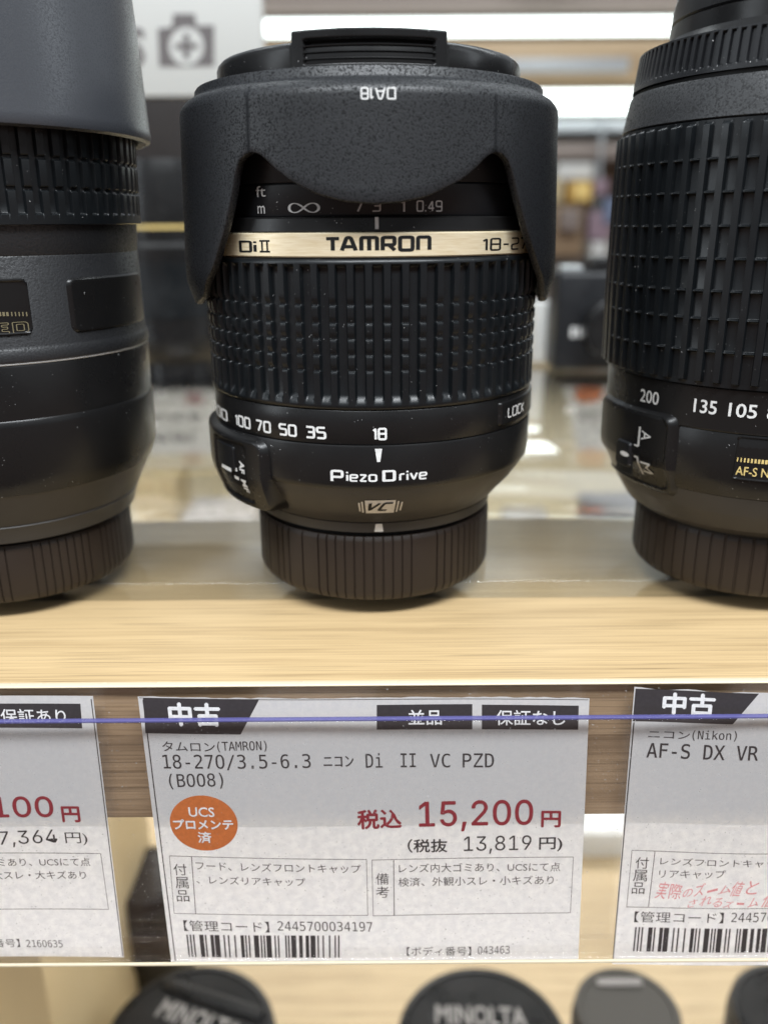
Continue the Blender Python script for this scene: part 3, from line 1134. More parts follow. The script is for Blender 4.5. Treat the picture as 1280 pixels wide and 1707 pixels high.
wrap(ri, ([(.5 + .5 * cos(2 * pi * k / 20), .5 + .5 * sin(2 * pi * k / 20)) for k in range(20)], [tuple(range(20))]), 36.45, a0 - 0.4, a1 - 0.8, (z0 + z1) / 2 - 0.5, (z0 + z1) / 2 + 0.6, 0.06)
ri.build("switch_lettering", 'white', knob)
# name plate
pa, pz0 = on_lens(1221, 760, AR, 34.4)[0], on_lens(1250, 803, AR, 34.4)[1]
pz1 = on_lens(1250, 727, AR, 34.4)[1]
pl = patch("name_plate", lambda a, z: 33.8 + 0.85 * rrect(a, z, pa, -pa, pz0, pz1, 1.0, 0.3, 34.4) - 0.3 * rrect(a, z, pa + .6, -pa - .6, pz0 + .35, pz1 - .35, 0.8, 0.25, 34.4), pa - 0.5, -pa + 0.5, pz0 - .3, pz1 + .3, 'satin', rt, 90, 70)
ri = Ink()
t0, t1 = on_lens(1225, 787, AR, 34.4)[0], on_lens(1281, 787, AR, 34.4)[0]
za, zb_ = on_lens(1250, 794, AR, 34.4)[1], on_lens(1250, 779, AR, 34.4)[1]
wrap(ri, text2d("AF-S N", 0.006), 34.38, t0, t1, za, zb_, 0.06)
for k in range(18):
    a = t0 + (t1 - t0) * k / 9.5
    wrap(ri, RECT, 34.38, a, a + 0.35 + 0.055 * k, zb_ + 0.9, zb_ + 1.75, 0.06)
ri.build("plate_lettering", 'goldink', pl)

# ================================================================== price rail and price tags
TY = 138.2                                 # plane of the tags


def railbox(name, y0, y1, z0, z1, mat, parent, bev=0.15):
    return box(name, (-900, y0, z0), (900, y1, z1), mat, parent, bev)


zr_bot = P(640, 1607, 135.0).z + 1.5
zr_lip = P(640, 1197, 135.6).z
rail = thing("label_rail", "clear acrylic price label rail along the front edge of the oak board", "label rail", (0, TY, 0))
rail_off = Vector((0, -TY, 0))


def rb(name, y0, y1, z0, z1, mat, bev=0.12):
    return box(name, (-900, y0 - TY, z0), (900, y1 - TY, z1), mat, rail, bev)


rb("back_plate", 139.6, 140.9, zr_bot, -GT - 0.2, 'acryl', 0.1)
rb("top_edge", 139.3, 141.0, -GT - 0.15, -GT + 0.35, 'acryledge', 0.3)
rb("front_lip", 135.2, 136.1, zr_bot, zr_lip - 0.45, 'acryl', 0.1)
rb("lip_edge", 135.15, 136.15, zr_lip - 0.4, zr_lip + 0.05, 'violet', 0.1)
rb("bottom_edge", 135.0, 141.2, zr_bot - 1.6, zr_bot - 0.05, 'acryl', 0.2)
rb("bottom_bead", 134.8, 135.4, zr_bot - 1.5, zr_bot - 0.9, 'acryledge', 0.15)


class Tag:
    def __init__(self, label, corners, wave):
        self.pl = [P(x, y, TY) for x, y in corners]   # TL, TR, BR, BL
        c = sum(self.pl, Vector()) / 4
        self.c = Vector((c.x, TY, c.z))
        self.wave = wave
        self.root = thing("price_tag", label, "price tag", self.c, "price tags in the label rail")
        self.inks = {}

    def surf(self, x, z):
        return TY + self.wave(x - self.c.x, z - self.c.z)

    def paper(self, nx=60, nz=40, torn=None):
        TL, TR, BR, BL = self.pl
        V = []
        for i in range(nx + 1):
            u = i / nx
            for k in range(nz + 1):
                v = k / nz
                p = (TL * (1 - u) + TR * u) * (1 - v) + (BL * (1 - u) + BR * u) * v
                if torn and k == 0:
                    p.z += torn(u)
                V.append((p.x - self.c.x, self.surf(p.x, p.z) - TY, p.z - self.c.z))
        sheet("paper", V, grid_faces(nx + 1, nz + 1), 'paper', self.root)
        for p in self.root.children[-1].data.polygons:
            p.use_smooth = True

    def ink(self, key):
        return self.inks.setdefault(key, Ink())

    def put(self, key, VF, bl, br, h, eps=0.06, lean=0.0, fat=0.0):
        """bl, br: photo points of the mark's lower corners; h its height in photo pixels."""
        if fat:                             # heavier strokes: the same letters overprinted a touch aside
            for k, (dx, dy) in enumerate(((-fat, 0), (fat, 0), (0, fat), (0, -fat))):
                self.put(key, VF, (bl[0] + dx, bl[1] + dy), (br[0] + dx, br[1] + dy), h, eps + 0.006 * (k + 1))
        V, F = slice_u(norm(VF), 8)
        a, b = P(*bl, TY), P(*br, TY)
        up = P(bl[0] + lean, bl[1] - h, TY)
        hz = up.z - a.z
        sx = up.x - a.x
        # columns of a printed mark stay parallel to the tag's sides
        out = []
        for u, v in V:
            x = a.x + (b.x - a.x) * u + sx * 0 * v
            z = a.z + (b.z - a.z) * u + hz * v
            x += self.side(x, z) * hz * v
            out.append((x - self.c.x, self.surf(x, z) - TY - eps, z - self.c.z))
        self.ink(key).add(out, F)

    def side(self, x, z):
        TL, TR, BR, BL = self.pl
        w = max(TR.x - TL.x, 1)
        u = min(max((x - TL.x) / w, 0), 1)
        s0 = (TL.x - BL.x) / max(TL.z - BL.z, 1)
        s1 = (TR.x - BR.x) / max(TR.z - BR.z, 1)
        return s0 * (1 - u) + s1 * u

    def quad(self, key, pts, eps=0.04, n=14):
        """pts: TL, TR, BR, BL in photo pixels."""
        q = [P(x, y, TY) for x, y in pts]
        V = []
        for i in range(n + 1):
            u = i / n
            for v in (0, 1):
                p = (q[0] * (1 - u) + q[1] * u) * (1 - v) + (q[3] * (1 - u) + q[2] * u) * v
                V.append((p.x - self.c.x, self.surf(p.x, p.z) - TY - eps, p.z - self.c.z))
        self.ink(key).add(V, grid_faces(n + 1, 2))

    def line(self, key, p, q, w=0.9, eps=0.05):
        dx, dy = q[0] - p[0], q[1] - p[1]
        L = hypot(dx, dy)
        nx, ny = -dy / L * w / 2, dx / L * w / 2
        self.quad(key, [(p[0] + nx, p[1] + ny), (q[0] + nx, q[1] + ny), (q[0] - nx, q[1] - ny), (p[0] - nx, p[1] - ny)], eps)

    def frame(self, key, pts, w=0.9):
        for i in range(4):
            self.line(key, pts[i], pts[(i + 1) % 4], w)

    def build(self, parts):
        made = {}
        for key, (name, mat, par) in parts.items():
            if key in self.inks:
                made[key] = self.inks[key].build(name, mat, made.get(par, self.root) if par else self.root)


PARTS = {
    'band': ("heading_band", 'blackink', None),
    'cond': ("condition_box", 'blackink', None),
    'warr': ("warranty_box", 'blackink', None),
    'wtext': ("band_lettering", 'paperink', 'band'),
    'wcond': ("box_lettering", 'paperink', 'cond'),
    'wwarr': ("box_lettering", 'paperink', 'warr'),
    'black': ("lettering", 'blackink', None),
    'red': ("price_lettering", 'redink', None),
    'pen': ("handwriting", 'redpen', None),
    'lines': ("ruled_lines", 'blackink', None),
    'stamp': ("stamp", 'orange', None),
    'wstamp': ("stamp_lettering", 'paperink', 'stamp'),
    'bars': ("barcode", 'blackink', None),
}


def T(s, bold=0.0, shear=0.0, mono=False):
    if mono and MONO is not None:
        s = s.replace('0', 'O')             # the printer's zero is a plain oval
    return text2d(s, bold, shear, MONO if mono else (INTER if s[0].isdigit() else None))


BARS = [(0, 1), (2.1, 1), (4.1, 1), (8.2, 2.7), (11.7, 1), (15.1, 2.2), (17.8, 3.2), (23.4, 1), (26.2, 1), (30.2, 1), (34.2, 2.2), (37.1, 1), (39.2, 1), (42.6, 3.2), (46.8, 1), (48.7, 1), (50.5, 3.2), (55.6, 1), (57.7, 1), (62.4, 1), (64.2, 1), (66.2, 3.2), (71.2, 2.2), (75.3, 2.2), (78.4, 3.2), (82.8, 1), (86.0, 1), (90.0, 1), (93.6, 1), (95.8, 1)]


def barcode(tg, x0, x1, ytop, ybot, slant, n=None, total=97.5):
    for k, (a, w) in enumerate(BARS):
        xa, xb = x0 + (x1 - x0) * a / total, x0 + (x1 - x0) * (a + w) / total
        s = slant(xa)
        tg.quad('bars', [(xa, ytop), (xb, ytop), (xb + s, ybot), (xa + s, ybot)], 0.05, 1)


# ---- middle tag
mid = Tag("white price tag under the middle lens, with orange stamp and red 15,200", [(230, 1161), (982, 1163), (963, 1603), (286, 1603)],
          lambda x, z: 0.35 * sin(x / 13.0) * (0.6 + z / 120) - 0.25 * cos(x / 30))
rnd = random.Random(11)
jag = [rnd.uniform(-0.12, 0.12) for _ in range(61)]
mid.paper(torn=lambda u: jag[int(u * 60)])
mid.quad('band', [(239, 1163), (433, 1163), (402, 1222), (243, 1222)])
mid.put('wtext', T("中古"), (285, 1208), (369, 1208), 37, fat=1.5)
mid.quad('cond', [(628, 1174), (787, 1174), (787, 1216), (628, 1215)])
mid.put('wcond', T("並品"), (681, 1208), (736, 1208), 25, fat=0.4)
mid.quad('warr', [(803, 1175), (964, 1176), (963, 1216), (803, 1216)])
mid.put('wwarr', T("保証なし"), (826, 1209), (941, 1209), 25, fat=0.3)
mid.put('black', T("タムロン"), (272, 1251), (360, 1251), 16)
mid.put('black', T("(TAMRON)", 0.0, 0, True), (364, 1252), (446, 1250), 18)
mid.put('black', T("18-270/3.5-6.3", 0.0, 0, True), (274, 1283), (519, 1280), 26)
mid.put('black', T("ﾆｺﾝ"), (540, 1276), (590, 1276), 18)
mid.put('black', T("Di", 0.0, 0, True), (610, 1278), (638, 1278), 24)
mid.put('black', T("II", 0.0, 0, True), (668, 1278), (693, 1278), 23)
mid.put('black', T("VC", 0.0, 0, True), (717, 1279), (750, 1279), 23)
mid.put('black', T("PZD", 0.0, 0, True), (771, 1279), (823, 1279), 23)
mid.put('black', T("(B008)", 0.0, 0, True), (284, 1315), (374, 1312), 26)
# stamp
cx, cy = 340.5, 1371
V, q = [], []
cc = P(cx, cy, TY)
wx, wz = abs(P(397, cy, TY).x - P(284, cy, TY).x) / 2, abs(P(cx, 1325, TY).z - P(cx, 1417, TY).z) / 2
for k in range(72):
    t = 2 * pi * k / 72
    x, z = cc.x + wx * cos(t), cc.z + wz * sin(t)
    V.append((x - mid.c.x, mid.surf(x, z) - TY - 0.04, z - mid.c.z))
V.append((cc.x - mid.c.x, mid.surf(cc.x, cc.z) - TY - 0.04, cc.z - mid.c.z))
mid.ink('stamp').add(V, [(k, (k + 1) % 72, 72) for k in range(72)])
mid.put('wstamp', T("UCS", 0.012), (316, 1360), (359, 1360), 16, 0.08)
mid.put('wstamp', T("プロメンテ"), (291, 1381), (390, 1380), 16, 0.08, fat=0.6)
mid.put('wstamp', T("済"), (332, 1403), (354, 1403), 18, 0.08, fat=0.5)
mid.put('red', T("税込"), (597, 1380), (669, 1379), 31, fat=1.0)
mid.put('red', T("15,200"), (699, 1386), (887, 1383), 50, fat=0.7)
mid.put('red', T("円"), (902, 1378), (933, 1378), 26, fat=0.9)
mid.put('black', T("（税抜"), (680, 1420), (745, 1420), 22, fat=0.5)
mid.put('black', T("13,819"), (773, 1424), (885, 1422), 30)
mid.put('black', T("円)"), (898, 1419), (936, 1418), 23, fat=0.4)
mid.frame('lines', [(283, 1426), (611, 1431), (613, 1524), (291, 1522)], 0.9)
mid.line('lines', (320, 1427), (327, 1522), 1.3)
mid.frame('lines', [(620, 1432), (955, 1428), (950, 1521), (622, 1525)], 0.9)
mid.line('lines', (656, 1432), (657, 1525), 1.3)
for ch, x0, x1, y in (("付", 291, 313, 1458), ("属", 294, 316, 1480), ("品", 296, 317, 1502)):
    mid.put('black', T(ch), (x0, y), (x1, y), 19)
for ch, x0, x1, y in (("備", 627, 648, 1473), ("考", 627, 649, 1495)):
    mid.put('black', T(ch), (x0, y), (x1, y), 19)
mid.put('black', T("フード、レンズフロントキャップ"), (328, 1449), (602, 1454), 15)
mid.put('black', T("、レンズリアキャップ"), (329, 1472), (510, 1475), 14)
mid.put('black', T("レンズ内大ゴミあり、UCSにて点"), (665, 1454), (933, 1452), 15)
mid.put('black', T("検済、外観小スレ・小キズあり"), (664, 1477), (922, 1474), 15)
mid.put('black', T("【管理コード】"), (308, 1551), (450, 1552), 18)
mid.put('black', T("2445700034197", 0, 0, True), (464, 1549), (621, 1551), 16)
mid.put('black', T("【ボディ番号】"), (678, 1592), (785, 1592), 15)
mid.put('black', T("043463", 0, 0, True), (796, 1590), (849, 1589), 13)
barcode(mid, 311, 568, 1557, 1594, lambda x: 4 - 4 * (x - 311) / 257)
mid.line('lines', (239, 1166), (293, 1601), 1.8)
mid.line('lines', (232, 1163), (980, 1166), 0.8)
mid.build(PARTS)

# ---- left tag (its right part shows)
lf = Tag("white price tag at the left edge, under the lens with grey hood", [(-597, 1161), (155, 1161), (207, 1597), (-470, 1592)],
         lambda x, z: 0.3 * sin((x - 8) / 14.0))
lf.paper()
lf.quad('warr', [(-30, 1174), (134, 1174), (137, 1215), (-28, 1214)])
lf.put('wwarr', T("保証あり"), (3, 1207), (111, 1207), 24, fat=0.3)
lf.put('red', T("18,100"), (-98, 1371), (91, 1370), 41, fat=0.7)
lf.put('red', T("円"), (105, 1371), (134, 1371), 25, fat=0.9)
lf.put('black', T("（税抜"), (-132, 1412), (-64, 1412), 22)
lf.put('black', T("17,364"), (-22, 1415), (97, 1411), 27)
lf.put('black', T("円)"), (110, 1410), (147, 1410), 21)
lf.frame('lines', [(-170, 1422), (168, 1424), (181, 1517), (-160, 1516)], 0.9)
lf.put('black', T("レンズ内大ゴミあり、UCSにて点"), (-108, 1446), (151, 1445), 14)
lf.put('black', T("検済、外観大スレ・大キズあり"), (-100, 1467), (144, 1467), 14)
lf.put('black', T("【ボディ番号】"), (-72, 1580), (34, 1580), 14)
lf.put('black', T("2160635", 0, 0, True), (45, 1580), (105, 1581), 12)
lf.line('lines', (152, 1166), (205, 1595), 1.5)
lf.build(PARTS)

# ---- right tag (its left part shows)
rg = Tag("white price tag at the right edge with red handwriting below its text", [(1058, 1147), (1815, 1160), (1760, 1607), (1020, 1607)],
         lambda x, z: 0.45 * sin((x + 6) / 9.0) * (0.5 + (z + 30) / 60) - 0.2)
rg.paper(torn=lambda u: -0.45 * sin(u * 26) ** 2 if u < 0.25 else 0)
rg.quad('band', [(1060, 1150), (1261, 1152), (1218, 1204), (1055, 1204)])
rg.put('wtext', T("中古"), (1104, 1190), (1187, 1190), 34, fat=1.4)
rg.put('black', T("ニコン"), (1080, 1231), (1148, 1231), 12)
rg.put('black', T("(Nikon)", 0, 0, True), (1152, 1233), (1224, 1232), 17)
rg.put('black', T("AF-S DX VR 55-200", 0.004, 0, True), (1077, 1264), (1385, 1264), 25)
rg.frame('lines', [(1053, 1418), (1390, 1421), (1380, 1511), (1044, 1512)], 0.9)
rg.line('lines', (1091, 1418), (1080, 1511), 1.2)
for ch, x0, x1, y in (("付", 1058, 1080, 1448), ("属", 1054, 1077, 1469), ("品", 1052, 1073, 1490)):
    rg.put('black', T(ch), (x0, y), (x1, y), 19)
rg.put('black', T("レンズフロントキャップ、"), (1099, 1441), (1318, 1443), 13)
rg.put('black', T("リアキャップ"), (1097, 1463), (1206, 1461), 14)
hw = random.Random(5)
x = 1090
for ch, w, h in (("実", 20, 27), ("際", 22, 25), ("の", 16, 13), ("ズ", 20, 18), ("ー", 16, 4), ("ム", 18, 15), ("値", 24, 26), ("と", 18, 20)):
    y = 1496 - (x - 1090) * 0.06 + hw.uniform(-2, 2) - (6 if ch == "ー" else 0)
    rg.put('pen', T(ch, 0, hw.uniform(0.15, 0.6)), (x, y), (x + w * hw.uniform(0.85, 1.2), y + hw.uniform(-6, 2)), h * hw.uniform(0.8, 1.15))
    x += w + 2
x = 1144
for ch, w, h in (("さ", 16, 14), ("れ", 19, 15), ("る", 14, 16), ("ズ", 20, 16), ("ー", 15, 4), ("ム", 20, 13), ("値", 26, 26)):
    y = 1510 + hw.uniform(-1.5, 1.5) - (6 if ch == "ー" else 0)
    rg.put('pen', T(ch, 0, hw.uniform(0.15, 0.6)), (x, y), (x + w * hw.uniform(0.85, 1.2), y + hw.uniform(-5, 2)), h * hw.uniform(0.8, 1.15))
    x += w + 3
rg.put('black', T("【管理コード】"), (1056, 1537), (1203, 1536), 18)
rg.put('black', T("2445700034", 0, 0, True), (1216, 1534), (1335, 1534), 16)
barcode(rg, 1058, 1320, 1545, 1585, lambda x: -4)
rg.line('lines', (1057, 1206), (1021, 1600), 1.8)
rg.line('lines', (1021, 1600), (1500, 1596), 1.6)
rg.build(PARTS)


# ================================================================== lower shelf and what stands on it
LZ = -300.0
MT['tan'] = wood("pale_laminate", (0.37, 0.275, 0.155), (0.54, 0.42, 0.25), 0.5)
low = box("shelf_board", (-900, 110, LZ - 20), (900, 900, LZ), 'tan')
tag(low, "pale tan lower shelf board seen below the label rail", "shelf board")
bw = box("cabinet_backboard", (-900, 900.5, -340), (900, 915, -15), plastic("cream_panel", (0.62, 0.55, 0.38), 0.6))
tag(bw, "cream back panel closing the lower shelf behind the glass", "panel")


MT['dimink'] = ink("dim_grey_paint", (0.22, 0.21, 0.20))


def small_lens(label, cpx, ztop, r, capmat, word, turn, letter='dimink', bar=True, plate=False):
    c = G(cpx[0], cpx[1], ztop)
    h = ztop - LZ
    o = thing("capped_lens", label, "camera lens", (c.x, c.y, LZ), "capped lenses on the lower shelf", turn)
    lathe("barrel", [(r - 6, 0), (r - 2, 0), (r - 1.5, 1), (r - 1.5, h * .35), (r + 1, h * .45), (r + 1, h - 8), (r + .4, h - 7.6), (r + .4, h - 4.2), (r - 5, h - 4)], 'black', o, 96)
    cap = lathe("lens_cap", [(r - 6, h - 4.2), (r, h - 4.1), (r, h - 1.2), (r - .6, h - .5), (r - 1.4, h - .2), (r - 3, h - .1), (r - 3.3, h - .8), (0.5, h - .8)], capmat, o, 96)
    if word:
        if bar:
            box("cap_bar", (-r * .70, r * .44, h - .9), (r * .70, r * .60, h + .8), capmat, cap, .5)
        V, F = norm(text2d(word, 0.02))
        w, t = r * 1.1, r * .27
        sheet("cap_lettering", [((u - .5) * w, r * (.08 if bar else .16) + v * t, h - .72) for u, v in V], F, letter, cap)
    if plate:
        box("cap_grip", (-r * .45, r * .52, h - .9), (r * .45, r * .70, h + .5), 'dimink', cap, .5)
    return o


small_lens("black lens with slanted lettered cap on the lower shelf, left of the tag's barcode", (316, 1724), -226, 33.5, 'satin', "MINOLTA", radians(-20))
small_lens("black lens with level lettered cap on the lower shelf, below the middle tag's serial number", (804, 1728), -226, 33.5, 'satin', "MINOLTA", radians(-3), bar=False)
MT['smoke'] = plastic("smoky_grey_cap", (0.055, 0.052, 0.046), 0.5)
small_lens("lens with smoky grey cap on the lower shelf, below the gap beside the right tag", (1046, 1682), -232, 21.5, 'smoke', None, 0, plate=True)
small_lens("black lens cut off by the lower right corner of the photo, on the lower shelf", (1330, 1690), -232, 26.0, 'satin', None, 0)
small_lens("tall dark lens seen through the clear rail left of the middle tag", (246, 1455), -228, 20.0, 'satin', None, 0)


def carton(name, label, px0, px1, pytop, Y, zbase, depth, mat, cat="box", bev=1.0):
    a, b = P(px0, pytop, Y), P(px1, pytop, Y)
    o = thing(name, label, cat, ((a.x + b.x) / 2, Y, zbase))
    w = (b.x - a.x) / 2
    box("body", (-w, 0, 0), (w, depth, a.z - zbase), mat, o, bev)
    return o, w, a.z - zbase


MT['whitecard'] = plastic("white_card", (0.62, 0.62, 0.60), 0.5)
MT['greycard'] = plastic("grey_card", (0.33, 0.31, 0.30), 0.5)
MT['beige'] = plastic("beige_card", (0.52, 0.42, 0.25), 0.6)
MT['blueblack'] = plastic("slate_card", (0.10, 0.10, 0.11), 0.45)
carton("divider", "beige upright divider at the lower left corner beside the lower shelf lenses", -60, 62, 1560, 235, LZ, 130, 'beige', "divider")
carton("white_box", "white box on the lower shelf in the gap between the middle and right tags", 930, 1120, 1390, 430, LZ, 60, 'whitecard')
carton("grey_box", "low grey box far back on the lower shelf, left of the middle lens", 300, 420, 866, 640, LZ, 60, 'greycard')
carton("beige_box", "beige box far back on the lower shelf, seen through the glass beside the left lens", 215, 290, 800, 700, LZ, 60, 'beige')
carton("dark_box", "dark box far back on the lower shelf, seen through the glass by the right lens", 985, 1090, 850, 660, LZ, 50, 'blueblack')
carton("grey_box", "grey box far back on the lower shelf, right of the middle lens", 850, 925, 880, 690, LZ, 60, 'greycard')

# ================================================================== behind on the glass shelf
BY = 541.0
strip = box("metal_strip", (-900, BY + 7.5, -16), (900, BY + 13, 1.0), plastic("aluminium", (0.55, 0.55, 0.52), 0.4, metallic=0.6), None, 0.5)
tag(strip, "pale metal strip along the back edge of the glass shelf", "rail")


def back_tag(label, corners, Y, marks, grp="blurred price tags behind the shelf"):
    q = [P(x, y, Y) for x, y in corners]
    c = sum(q, Vector()) / 4
    o = thing("price_tag", label, "price tag", c, grp)
    V = []
    for y in (0, 0.3):
        V += [(p.x - c.x, y, p.z - c.z) for p in q]
    finish("paper", V, [(0, 1, 2, 3), (7, 6, 5, 4), (0, 4, 5, 1), (1, 5, 6, 2), (2, 6, 7, 3), (3, 7, 4, 0)], 'whitecard', o, smooth=False)
    sets = {}
    for mat, x0, y0, x1, y1, kind in marks:
        ik = sets.setdefault(mat, Ink())
        a, b = P(x0, y1, Y), P(x1, y0, Y)
        if kind == 'o':
            n = 40
            ik.add([((a.x + b.x) / 2 + (b.x - a.x) / 2 * cos(2 * pi * k / n) - c.x, -0.25, (a.z + b.z) / 2 + (b.z - a.z) / 2 * sin(2 * pi * k / n) - c.z) for k in range(n)], [tuple(range(n))])
        else:
            for k in range(kind):           # print too blurred to read: a row of little blocks
                u0, u1 = k / kind, (k + 0.55 + 0.25 * sin(k * 2.3)) / kind
                ik.add([(a.x + (b.x - a.x) * u - c.x, -0.25, a.z + (b.z - a.z) * v - c.z) for u, v in ((u0, 0), (u1, 0), (u1, 1), (u0, 1))], [(0, 1, 2, 3)])
    names = {'redink': "red_print", 'orange': "stamp", 'blackink': "black_print"}
    for mat, ik in sets.items():
        ik.build(names[mat], mat, o)


back_tag("blurred white price tag behind the shelf, between the left and middle lenses", [(150, 612), (372, 612), (368, 757), (150, 757)], 570,
         [('blackink', 270, 632, 350, 645, 7), ('redink', 312, 655, 345, 674, 3), ('blackink', 250, 690, 340, 700, 8), ('blackink', 250, 725, 330, 737, 6)])
back_tag("blurred white price tag with orange spot behind the shelf, beside the right lens", [(930, 600), (1150, 600), (1150, 752), (962, 752)], 570,
         [('orange', 955, 640, 1006, 672, 'o'), ('blackink', 965, 686, 1040, 698, 5), ('blackink', 940, 612, 1040, 624, 6)])

# black carton with a white sign board on top
bx0, bx1 = P(60, 400, BY), P(372, 400, BY)
ztop = P(300, 163, BY).z
crt = thing("black_carton", "tall blurred black carton standing behind the left and middle lenses", "box", ((bx0.x + bx1.x) / 2, BY - 40, 0))
w = (bx1.x - bx0.x) / 2
box("body", (-w, 40, 0), (w, 46, ztop), plastic("black_card", (0.012, 0.009, 0.008), 0.5, spec=0.2), crt, 1)
ik = Ink()
cxm = (bx0.x + bx1.x) / 2
for x0, x1, y0, y1 in ((300, 320, 563, 572), (323, 343, 563, 572)):
    a, b = P(x0, y1, BY - 1), P(x1, y0, BY - 1)
    ik.add([(a.x + (b.x - a.x) * u - cxm, 39.7, a.z + (b.z - a.z) * v) for u, v in RECT[0]], RECT[1])
ik.build("pale_print", 'greyink', crt)
sx0, sx1 = P(-40, 80, BY), P(441, 80, BY)
zs1 = P(300, -90, BY).z
sgn = thing("sign_board", "white sign board with a dark camera icon holding a plus sign, at the upper left", "sign", ((sx0.x + sx1.x) / 2, BY, ztop))
w = (sx1.x - sx0.x) / 2
MT['signwhite'] = plastic("sign_white", (0.40, 0.40, 0.385), 0.5)
box("board", (-w, -1, 0.3), (w, 5, zs1 - ztop), 'signwhite', sgn, 1)
scx = (sx0.x + sx1.x) / 2


def sp2(x, y, d):
    p = P(x, y, BY - d)
    return (p.x - scx, -d, p.z - ztop)


MT['icon'] = ink("brown_grey_print", (0.085, 0.075, 0.075))
icon = sheet("camera_icon", [sp2(x, y, 1.3) for x, y in ((263, 48), (287, 45), (289, 23), (325, 23), (328, 43), (357, 42), (357, 110), (266, 111))], [tuple(range(8))], 'icon', sgn)
ring = Ink()
ring.add([sp2(311 + 29 * cos(2 * pi * k / 40), 77 + 32 * sin(2 * pi * k / 40), 1.5) for k in range(40)], [tuple(range(40))])
ring.build("icon_disc", 'signwhite', icon)
pl_ = Ink()
for x0, x1, y0, y1 in ((306, 316, 56, 98), (292, 305.8, 72, 82), (316.2, 330, 72, 82)):
    pl_.add([sp2(x0, y0, 1.7), sp2(x1, y0, 1.7), sp2(x1, y1, 1.7), sp2(x0, y1, 1.7)], [(0, 1, 2, 3)])
pl_.build("plus_sign", 'icon', icon)
ls = Ink()
V, F = norm(text2d("UCS", 0.03))
ls.add([sp2(120 + 122 * u, 112 - 66 * v, 1.3) for u, v in V], F)
ls.build("lettering", 'icon', sgn)

# little camera behind, between the middle and right lenses
cmx0, cmx1 = P(928, 500, 470), P(1085, 500, 470)
zb = G(960, 590).z
zt = P(960, 452, 470).z
cb = thing("black_camera", "blurred black camera on the glass shelf between the middle and right lenses", "camera", ((cmx0.x + cmx1.x) / 2, 470, 0))
w = (cmx1.x - cmx0.x) / 2
box("body", (-w, 0, 0), (w, 28, zt), 'black', cb, 3)
prism("prism_hump", [(-w * .35, zt - 1), (w * .35, zt - 1), (w * .22, zt + 7), (-w * .22, zt + 7)], 2, 26, 'satin', cb, 1.0)
lens_ = lathe("lens", [(12, 0), (16, 0), (16, 14), (14, 15), (10, 15)], 'satin', cb, 64)
lens_.rotation_euler = (radians(90), 0, 0)
lens_.location = (0.004, 0.001, zt * .45 * S)
box("top_highlight", (-w * .9, 4, zt - .5), (-w * .45, 20, zt + 2.5), plastic("highlight_grey", (0.4, 0.42, 0.42), 0.35, metallic=0.5), cb, .6)  # grey block painting the highlight on the camera's top
ik = Ink()
cxm = (cmx0.x + cmx1.x) / 2
for x0, x1 in ((952, 960), (963, 972), (975, 990)):
    a, b = P(x0, 563, 468), P(x1, 546, 468)
    ik.add([(a.x + (b.x - a.x) * u - cxm, -0.3, a.z + (b.z - a.z) * v) for u, v in RECT[0]], RECT[1])
ik.build("pale_print", 'white', cb)
wbx = P(893, 505, 500), P(931, 505, 500)
wbo = thing("white_box", "narrow white box on the glass shelf just right of the middle lens, behind", "box", ((wbx[0].x + wbx[1].x) / 2, 500, 0))
w = (wbx[1].x - wbx[0].x) / 2
box("body", (-w, 0, 0), (w, 20, wbx[0].z), 'whitecard', wbo, 0.6)

# ================================================================== far shelves across the aisle
FY = 2000.0


def far(name, px0, px1, py0, py1, depth, mat, label, cat, Y=FY, group=None):
    a, b = P(px0, py1, Y), P(px1, py0, Y)
    o = box(name, (a.x, Y, a.z), (b.x, Y + depth, b.z), mat, None, 2)
    return tag(o, label, cat, group)


MT['brown'] = plastic("brown_board", (0.26, 0.18, 0.11), 0.5)
MT['taupe'] = plastic("taupe_board", (0.22, 0.18, 0.16), 0.5)
MT['steel'] = plastic("steel_grey", (0.42, 0.44, 0.46), 0.4)
MT['amber'] = plastic("warm_glow_amber", (0.62, 0.38, 0.10), 0.5)  # amber stands in for a warm glow among the far stock
MT['mauve'] = plastic("mauve_card", (0.28, 0.20, 0.24), 0.5)
MT['tube'] = glow("fluorescent_tube", (0.90, 1.0, 0.98), 4.0)
far("wall_panel", -700, 1900, -260, 700, 40, plastic("store_wall", (0.34, 0.29, 0.23), 0.7), "brown grey store wall far behind the shelves", "wall", 2320)
far("shelf_board", 100, 1700, 62, 142, 300, 'brown', "brown upper shelf board far behind, between the two light tubes", "shelf board")
far("canopy_board", 100, 1700, -120, 22, 280, 'taupe', "grey brown head board far behind, above the upper light tube", "shelf board")
far("shelf_board", 100, 1700, 232, 272, 300, 'taupe', "dark brown shelf board far behind, under the lower light tube", "shelf board")
far("metal_shelf", 100, 1700, 194, 226, 290, 'steel', "blue grey metal shelf far behind, under the lower light tube", "shelf")
far("counter", 100, 1700, 428, 640, 320, 'taupe', "brown counter far behind between the middle and right lenses", "counter")
far("fluorescent_tube", 300, 1500, 26, 58, 25, 'tube', "upper glowing fluorescent tube far behind the lenses", "light", 1960, "fluorescent tubes behind")
far("fluorescent_tube", 700, 1500, 147, 188, 25, 'tube', "lower glowing fluorescent tube far behind the lenses", "light", 1960, "fluorescent tubes behind")
far("white_carton", 930, 990, 272, 300, 60, 'whitecard', "small white carton far behind, right of the middle lens hood", "box", 1900)
far("amber_glow_carton", 946, 988, 303, 338, 60, 'amber', "small carton in amber standing in for a warm glow, far behind, right of the middle lens hood", "box", 1900)
far("mauve_carton", 990, 1014, 298, 325, 60, 'mauve', "small mauve carton far behind, by the right lens", "box", 1900)
far("brown_carton", 900, 975, 342, 427, 60, 'brown', "brown carton far behind, beside the hood's right petal", "box", 1900)
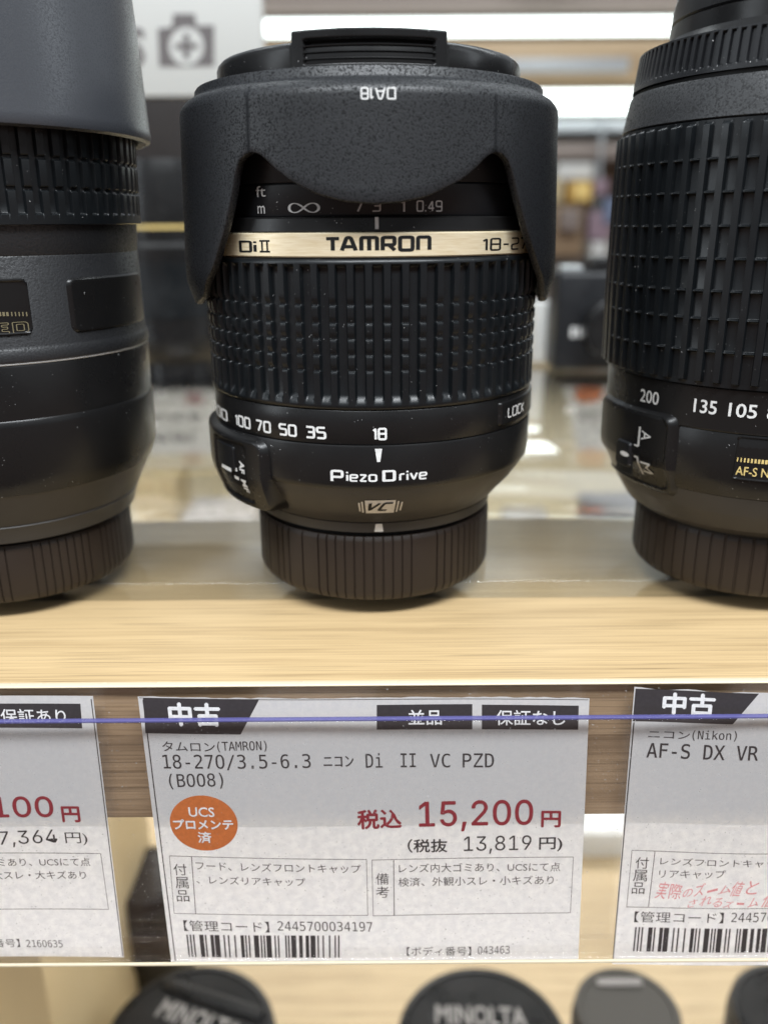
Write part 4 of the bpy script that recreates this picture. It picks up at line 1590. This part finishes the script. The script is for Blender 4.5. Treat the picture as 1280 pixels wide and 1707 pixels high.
far("purple_carton", 980, 1020, 352, 400, 60, 'mauve', "dull purple carton far behind, beside the right lens ribs", "box", 1900)
far("pale_post", 990, 1006, 194, 427, 30, 'steel', "pale upright post of the far shelves, by the right lens", "post", 1985)

# ceiling lamp overhead, out of frame: it is what the bright spot on the glass shelf mirrors
d = ray(882, 842)
k = 1.8e3 / d[1]
MT['lamp'] = glow("lamp_diffuser", (0.92, 1.0, 1.0), 6.0)
cl = thing("ceiling_light", "small glowing ceiling lamp over the aisle, mirrored in the glass by the right lens", "light", (d[0] * k, 1800, -EYE - d[2] * k))
box("diffuser", (-58, -75, 0), (58, 75, 8), 'lamp', cl, 2)
box("housing", (-64, -82, 8.1), (64, 82, 50), 'steel', cl, 3)

MT['glowcard'] = plastic("warm_glow_yellow", (0.85, 0.62, 0.22), 0.5)  # bright yellow puts the warm glow into the card's colour
MT['bluecard'] = plastic("dull_blue_card", (0.16, 0.20, 0.30), 0.5)
far("yellow_glow_carton", 958, 984, 306, 334, 20, 'glowcard', "small carton in bright yellow standing in for a warm glow, in front of the amber one, far behind", "box", 1870)
far("cream_carton", 905, 940, 300, 338, 60, 'beige', "cream carton far behind, touching the edge of the middle lens hood", "box", 1900)
far("dark_carton", 935, 968, 348, 385, 30, 'taupe', "dark taupe carton in front of the brown one, far behind", "box", 1860)
far("blue_carton", 1006, 1034, 330, 372, 50, 'bluecard', "dull blue carton far behind, against the edge of the right lens", "box", 1890)
far("pale_carton", 985, 1012, 404, 427, 50, 'whitecard', "pale low carton far behind, below the dull purple one", "box", 1880)
far("silver_case", 780, 1050, 96, 118, 30, 'steel', "silver case lying on the upper board far behind", "case", 1950)

# blurred stock standing in front of the black carton
def back_lens(label, px, Y, r, ptop, ring):
    p = P(px, 500, Y)
    h = P(px, ptop, Y - r).z
    o = thing("stock_lens", label, "camera lens", (p.x, Y, 0), "blurred lenses behind the front row")
    lathe("barrel", [(r - 4, 0), (r * .8, 0), (r * .8, 9), (r * .95, 14), (r, 24), (r, h * .62), (r * .93, h * .64), (r * .93, h * .92), (r * .86, h), (r - 8, h)], 'satin', o, 72)
    lathe("grip_ring", [(r - 3, h * .30), (r + .9, h * .30), (r + .9, h * .55), (r - 3, h * .55)], 'rubber', o, 72)
    lathe("line_ring", [(r - 3, h * .70), (r * .93 + .25, h * .70), (r * .93 + .25, h * .715), (r - 3, h * .715)], ring, o, 72)
    return o


back_lens("blurred black lens with a dull gold line, behind the gap between left and middle lenses", 292, 470, 27, 262, 'goldink')
